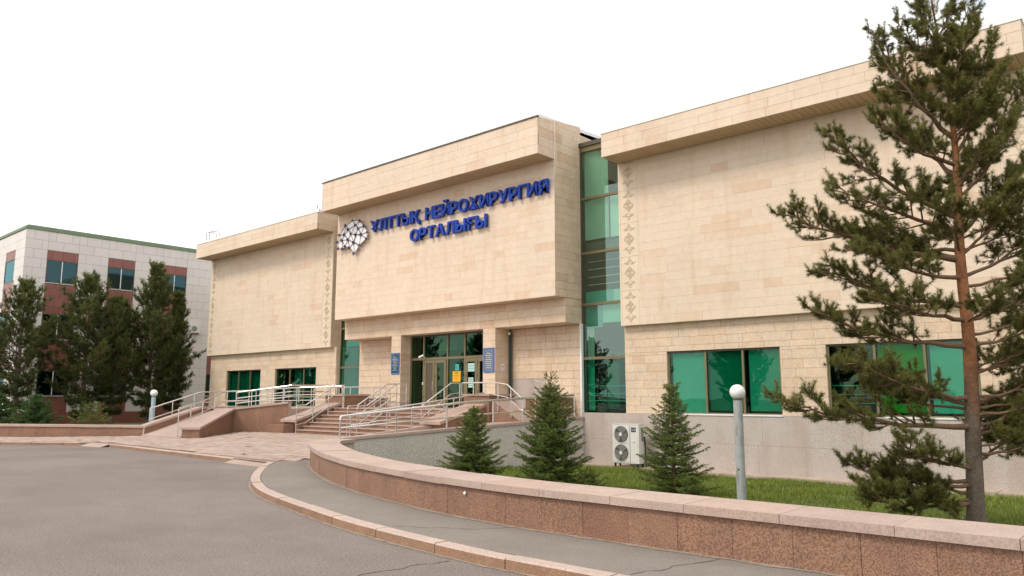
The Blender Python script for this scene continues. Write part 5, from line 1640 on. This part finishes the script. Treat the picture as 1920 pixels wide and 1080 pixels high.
# spruces ---------------------------------------------------------
def spruce(x, y, zg, ztop, rbase, seed, label, bare=.1, per=22, mat_='spruce', step=.062, group='young spruces on the lawn', lean=0, name='spruce_tree', nl_=.040, nw=.0115, sp=1.0):
    t = Tree(seed); R = t.r
    H_ = ztop - zg
    top = Vector((x + lean, y, ztop)); base = Vector((x, y, zg))
    tm = MB(); tm.tube([base - Vector((0, 0, .1)), base.lerp(top, .5), top], [.022 + .016 * H_, .014 + .008 * H_, .004], 'twig', 8, False)
    z = .06 * H_
    while z < H_ * .97:
        f = z / H_
        L = rbase * (1 - f) ** .82 * (1.0 if f > .12 else .8 + f * 1.6)
        if f > 1 - bare: L = rbase * .16
        nb = 6 if f > 1 - bare else int(8 - 2 * f)
        ph = R.random() * 6
        for k in range(nb):
            an = ph + 2 * PI * k / nb + R.uniform(-.25, .25)
            ln = max(.06, L * R.uniform(.58, 1.28))
            a = base.lerp(top, f) + Vector((0, 0, R.uniform(-.03, .03)))
            h = Vector((math.cos(an), math.sin(an), 0))
            rise = -.05 + .55 * f if f < .9 else .7
            tipv = a + h * ln + Vector((0, 0, ln * (rise + R.uniform(.0, .18))))
            mid = a.lerp(tipv, .55) + Vector((0, 0, -.10 * ln))
            t.wood.tube([a, mid, tipv], [.004 + .006 * ln, .003 + .003 * ln, .002], 'twig', 4, False)
            side = Vector((-h.y, h.x, 0))
            nt_ = max(2, int(ln / (.062 * sp)))
            if f > 1 - bare * .85:
                t.shoot(mid, tipv, .45); 
                continue
            for i in range(nt_ + 1):
                s_ = .12 + .88 * i / nt_
                p = (a.lerp(mid, s_ / .55) if s_ < .55 else mid.lerp(tipv, (s_ - .55) / .45))
                tl = (.36 * ln * (1.06 - s_) + .055 * sp) * R.uniform(.75, 1.2)
                for q in (1, -1):
                    d = (h * .75 + side * q * R.uniform(.6, 1.0) + Vector((0, 0, R.uniform(-.25, .35)))).normalized()
                    e = p + d * tl
                    ns = max(1, int(tl / (.075 * sp)))
                    for j in range(ns):
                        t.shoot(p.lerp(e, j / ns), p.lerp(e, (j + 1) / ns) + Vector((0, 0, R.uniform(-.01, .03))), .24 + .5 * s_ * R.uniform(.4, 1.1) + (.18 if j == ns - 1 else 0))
            t.shoot(mid.lerp(tipv, .6), tipv, .62)
        z += step * (1 + .4 * (1 - f)) * R.uniform(.85, 1.15)
    t.shoot(top - Vector((0, 0, .12 * H_ * bare * 5)), top, .5)
    return build_tree(t, name, base, label, 'spruce' if name == 'spruce_tree' else 'shrub', group, mat_, per, nl_, nw, (.6, 1.3), tm)
spruce(-12.7, 13.0, -.25, Z(-.22), .82, 41, 'small dense spruce with a blunt tip, leftmost of the three on the lawn', bare=.05)
spruce(-11.2, 14.0, -.28, Z(.58), .98, 42, 'largest of the three lawn spruces, with a bare forked leader', bare=.17, lean=.05)
spruce(-8.55, 15.0, -.33, Z(.30), .92, 43, 'airy spruce between the air conditioner and the globe lamp', bare=.06, per=18, step=.080)
# low seedling spruce on the right of the third one and sprigs
spruce(-7.75, 14.3, -.22, -.22 + .42, .42, 44, 'low spreading spruce sapling at the foot of the airy spruce', bare=.05, group='spruce saplings on the lawn')
spruce(-10.25, 14.2, -.2, .22, .48, 45, 'low spreading spruce sapling right of the largest spruce', bare=.05, group='spruce saplings on the lawn')

# background pines -------------------------------------------------
def big_pine(x, y, zg, H_, R0, seed, label, low=.12, mat_='farpine', dens=1.0, group='dark pines in front of the tiled building', xt=0):
    t = Tree(seed); R = t.r
    base = Vector((x, y, zg)); top = Vector((x + xt, y, zg + H_))
    tm = MB(); tm.tube([base - Vector((0, 0, .2)), base.lerp(top, .35) + Vector((R.uniform(-.1, .1), 0, 0)), base.lerp(top, .7), top], [.14, .11, .06, .015], 'barkgrey', 8, False)
    z = low * H_
    while z < H_ * .97:
        f = z / H_
        prof = math.sin(min(1, (f - low * .3) / .42) * PI / 2) if f < .42 else (1 - (f - .42) / .60) ** 1.05
        L0 = R0 * max(.12, prof)
        nb = 6 if f < .5 else 5
        ph = R.random() * 6
        for k in range(nb):
            an = ph + 2 * PI * k / nb + R.uniform(-.4, .4)
            ln = L0 * R.choice((.45, .75, .95, 1.1, 1.3)) * R.uniform(.85, 1.1)
            a = base.lerp(top, f)
            b = a + Vector((math.cos(an) * ln, math.sin(an) * ln, ln * (.35 + .95 * f)))
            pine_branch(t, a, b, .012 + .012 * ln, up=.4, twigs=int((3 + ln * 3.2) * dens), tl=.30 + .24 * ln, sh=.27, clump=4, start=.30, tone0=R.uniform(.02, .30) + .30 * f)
        z += (.38 + .16 * (1 - f)) * R.uniform(.8, 1.2)
    for k in range(5):
        an = 2 * PI * k / 5; t.shoot(top - Vector((0, 0, .5)) + Vector((math.cos(an) * .1, math.sin(an) * .1, 0)), top + Vector((math.cos(an) * .2, math.sin(an) * .2, -.05)), .65)
    t.shoot(top - Vector((0, 0, .4)), top + Vector((0, 0, .25)), .7)
    return build_tree(t, 'pine_tree', base, label, 'pine', group, mat_, 30, .14, .020, (.4, 1.1), tm)
big_pine(-49.0, 13.7, .12, 8.35, 1.75, 51, 'airy dark pine at the far left, showing the wall behind it', dens=.9)
big_pine(-48.6, 17.0, .12, 8.7, 2.1, 52, 'bushy dark pine left of the middle, its low boughs hiding the bay', low=.06)
big_pine(-48.4, 18.6, .12, 7.6, 1.7, 53, 'dark pine in the middle of the row, close behind its neighbour', low=.08)
big_pine(-48.0, 20.5, .12, 9.9, 1.75, 54, 'tallest dark pine of the row, with a pointed top', low=.05, dens=1.1)
big_pine(-48.5, 22.3, .12, 8.2, 1.05, 55, 'slimmer dark pine at the right end of the row beside the left wing', low=.10)
spruce(-43.2, 11.4, .12, 1.95, 1.15, 61, 'leafy dark green conifer bush at the far left behind the wall', bare=.03, mat_='bush', step=.10, group='conifer bushes behind the left wall', name='conifer_bush', nl_=.07, nw=.022, per=24, sp=1.6)
spruce(-41.2, 12.4, .12, 1.95, 1.2, 62, 'rounder conifer bush in front of the bushy pine behind the wall', bare=.03, mat_='bush', step=.10, group='conifer bushes behind the left wall', name='conifer_bush', nl_=.07, nw=.022, per=24, sp=1.6)
spruce(-40.6, 14.6, .12, 1.6, 1.3, 63, 'low dark conifer bush under the pines left of the globe lamp', bare=.03, mat_='farpine', step=.16, group='conifer bushes behind the left wall', name='conifer_bush', nl_=.08, nw=.024, per=10, sp=2.4)

# pines across the road, behind the viewer; the photograph shows them as reflections in the glass
def copy_tree_thing(src, loc, rz, sc, label, group):
    r = src.copy(); COL.objects.link(r); r.location = loc; r.rotation_euler = (0, 0, rz); r.scale = (sc, sc, sc)
    r['label'] = label; r['group'] = group
    for ch in list(src.children):
        c = ch.copy(); COL.objects.link(c); c.parent = r
    return r
srcs = [o for o in COL.objects if o.get('group') == 'dark pines in front of the tiled building' and o.type == 'EMPTY']
rq = random.Random(12)
for k in range(10):
    copy_tree_thing(srcs[k % 4], (-78 + k * 6.2 + rq.uniform(-1.5, 1.5), -17 - rq.uniform(0, 7), 0), rq.uniform(0, 6), rq.uniform(.9, 1.35),
                    'dark pine across the road, showing only as a dim reflection in the glass', 'pines across the road')
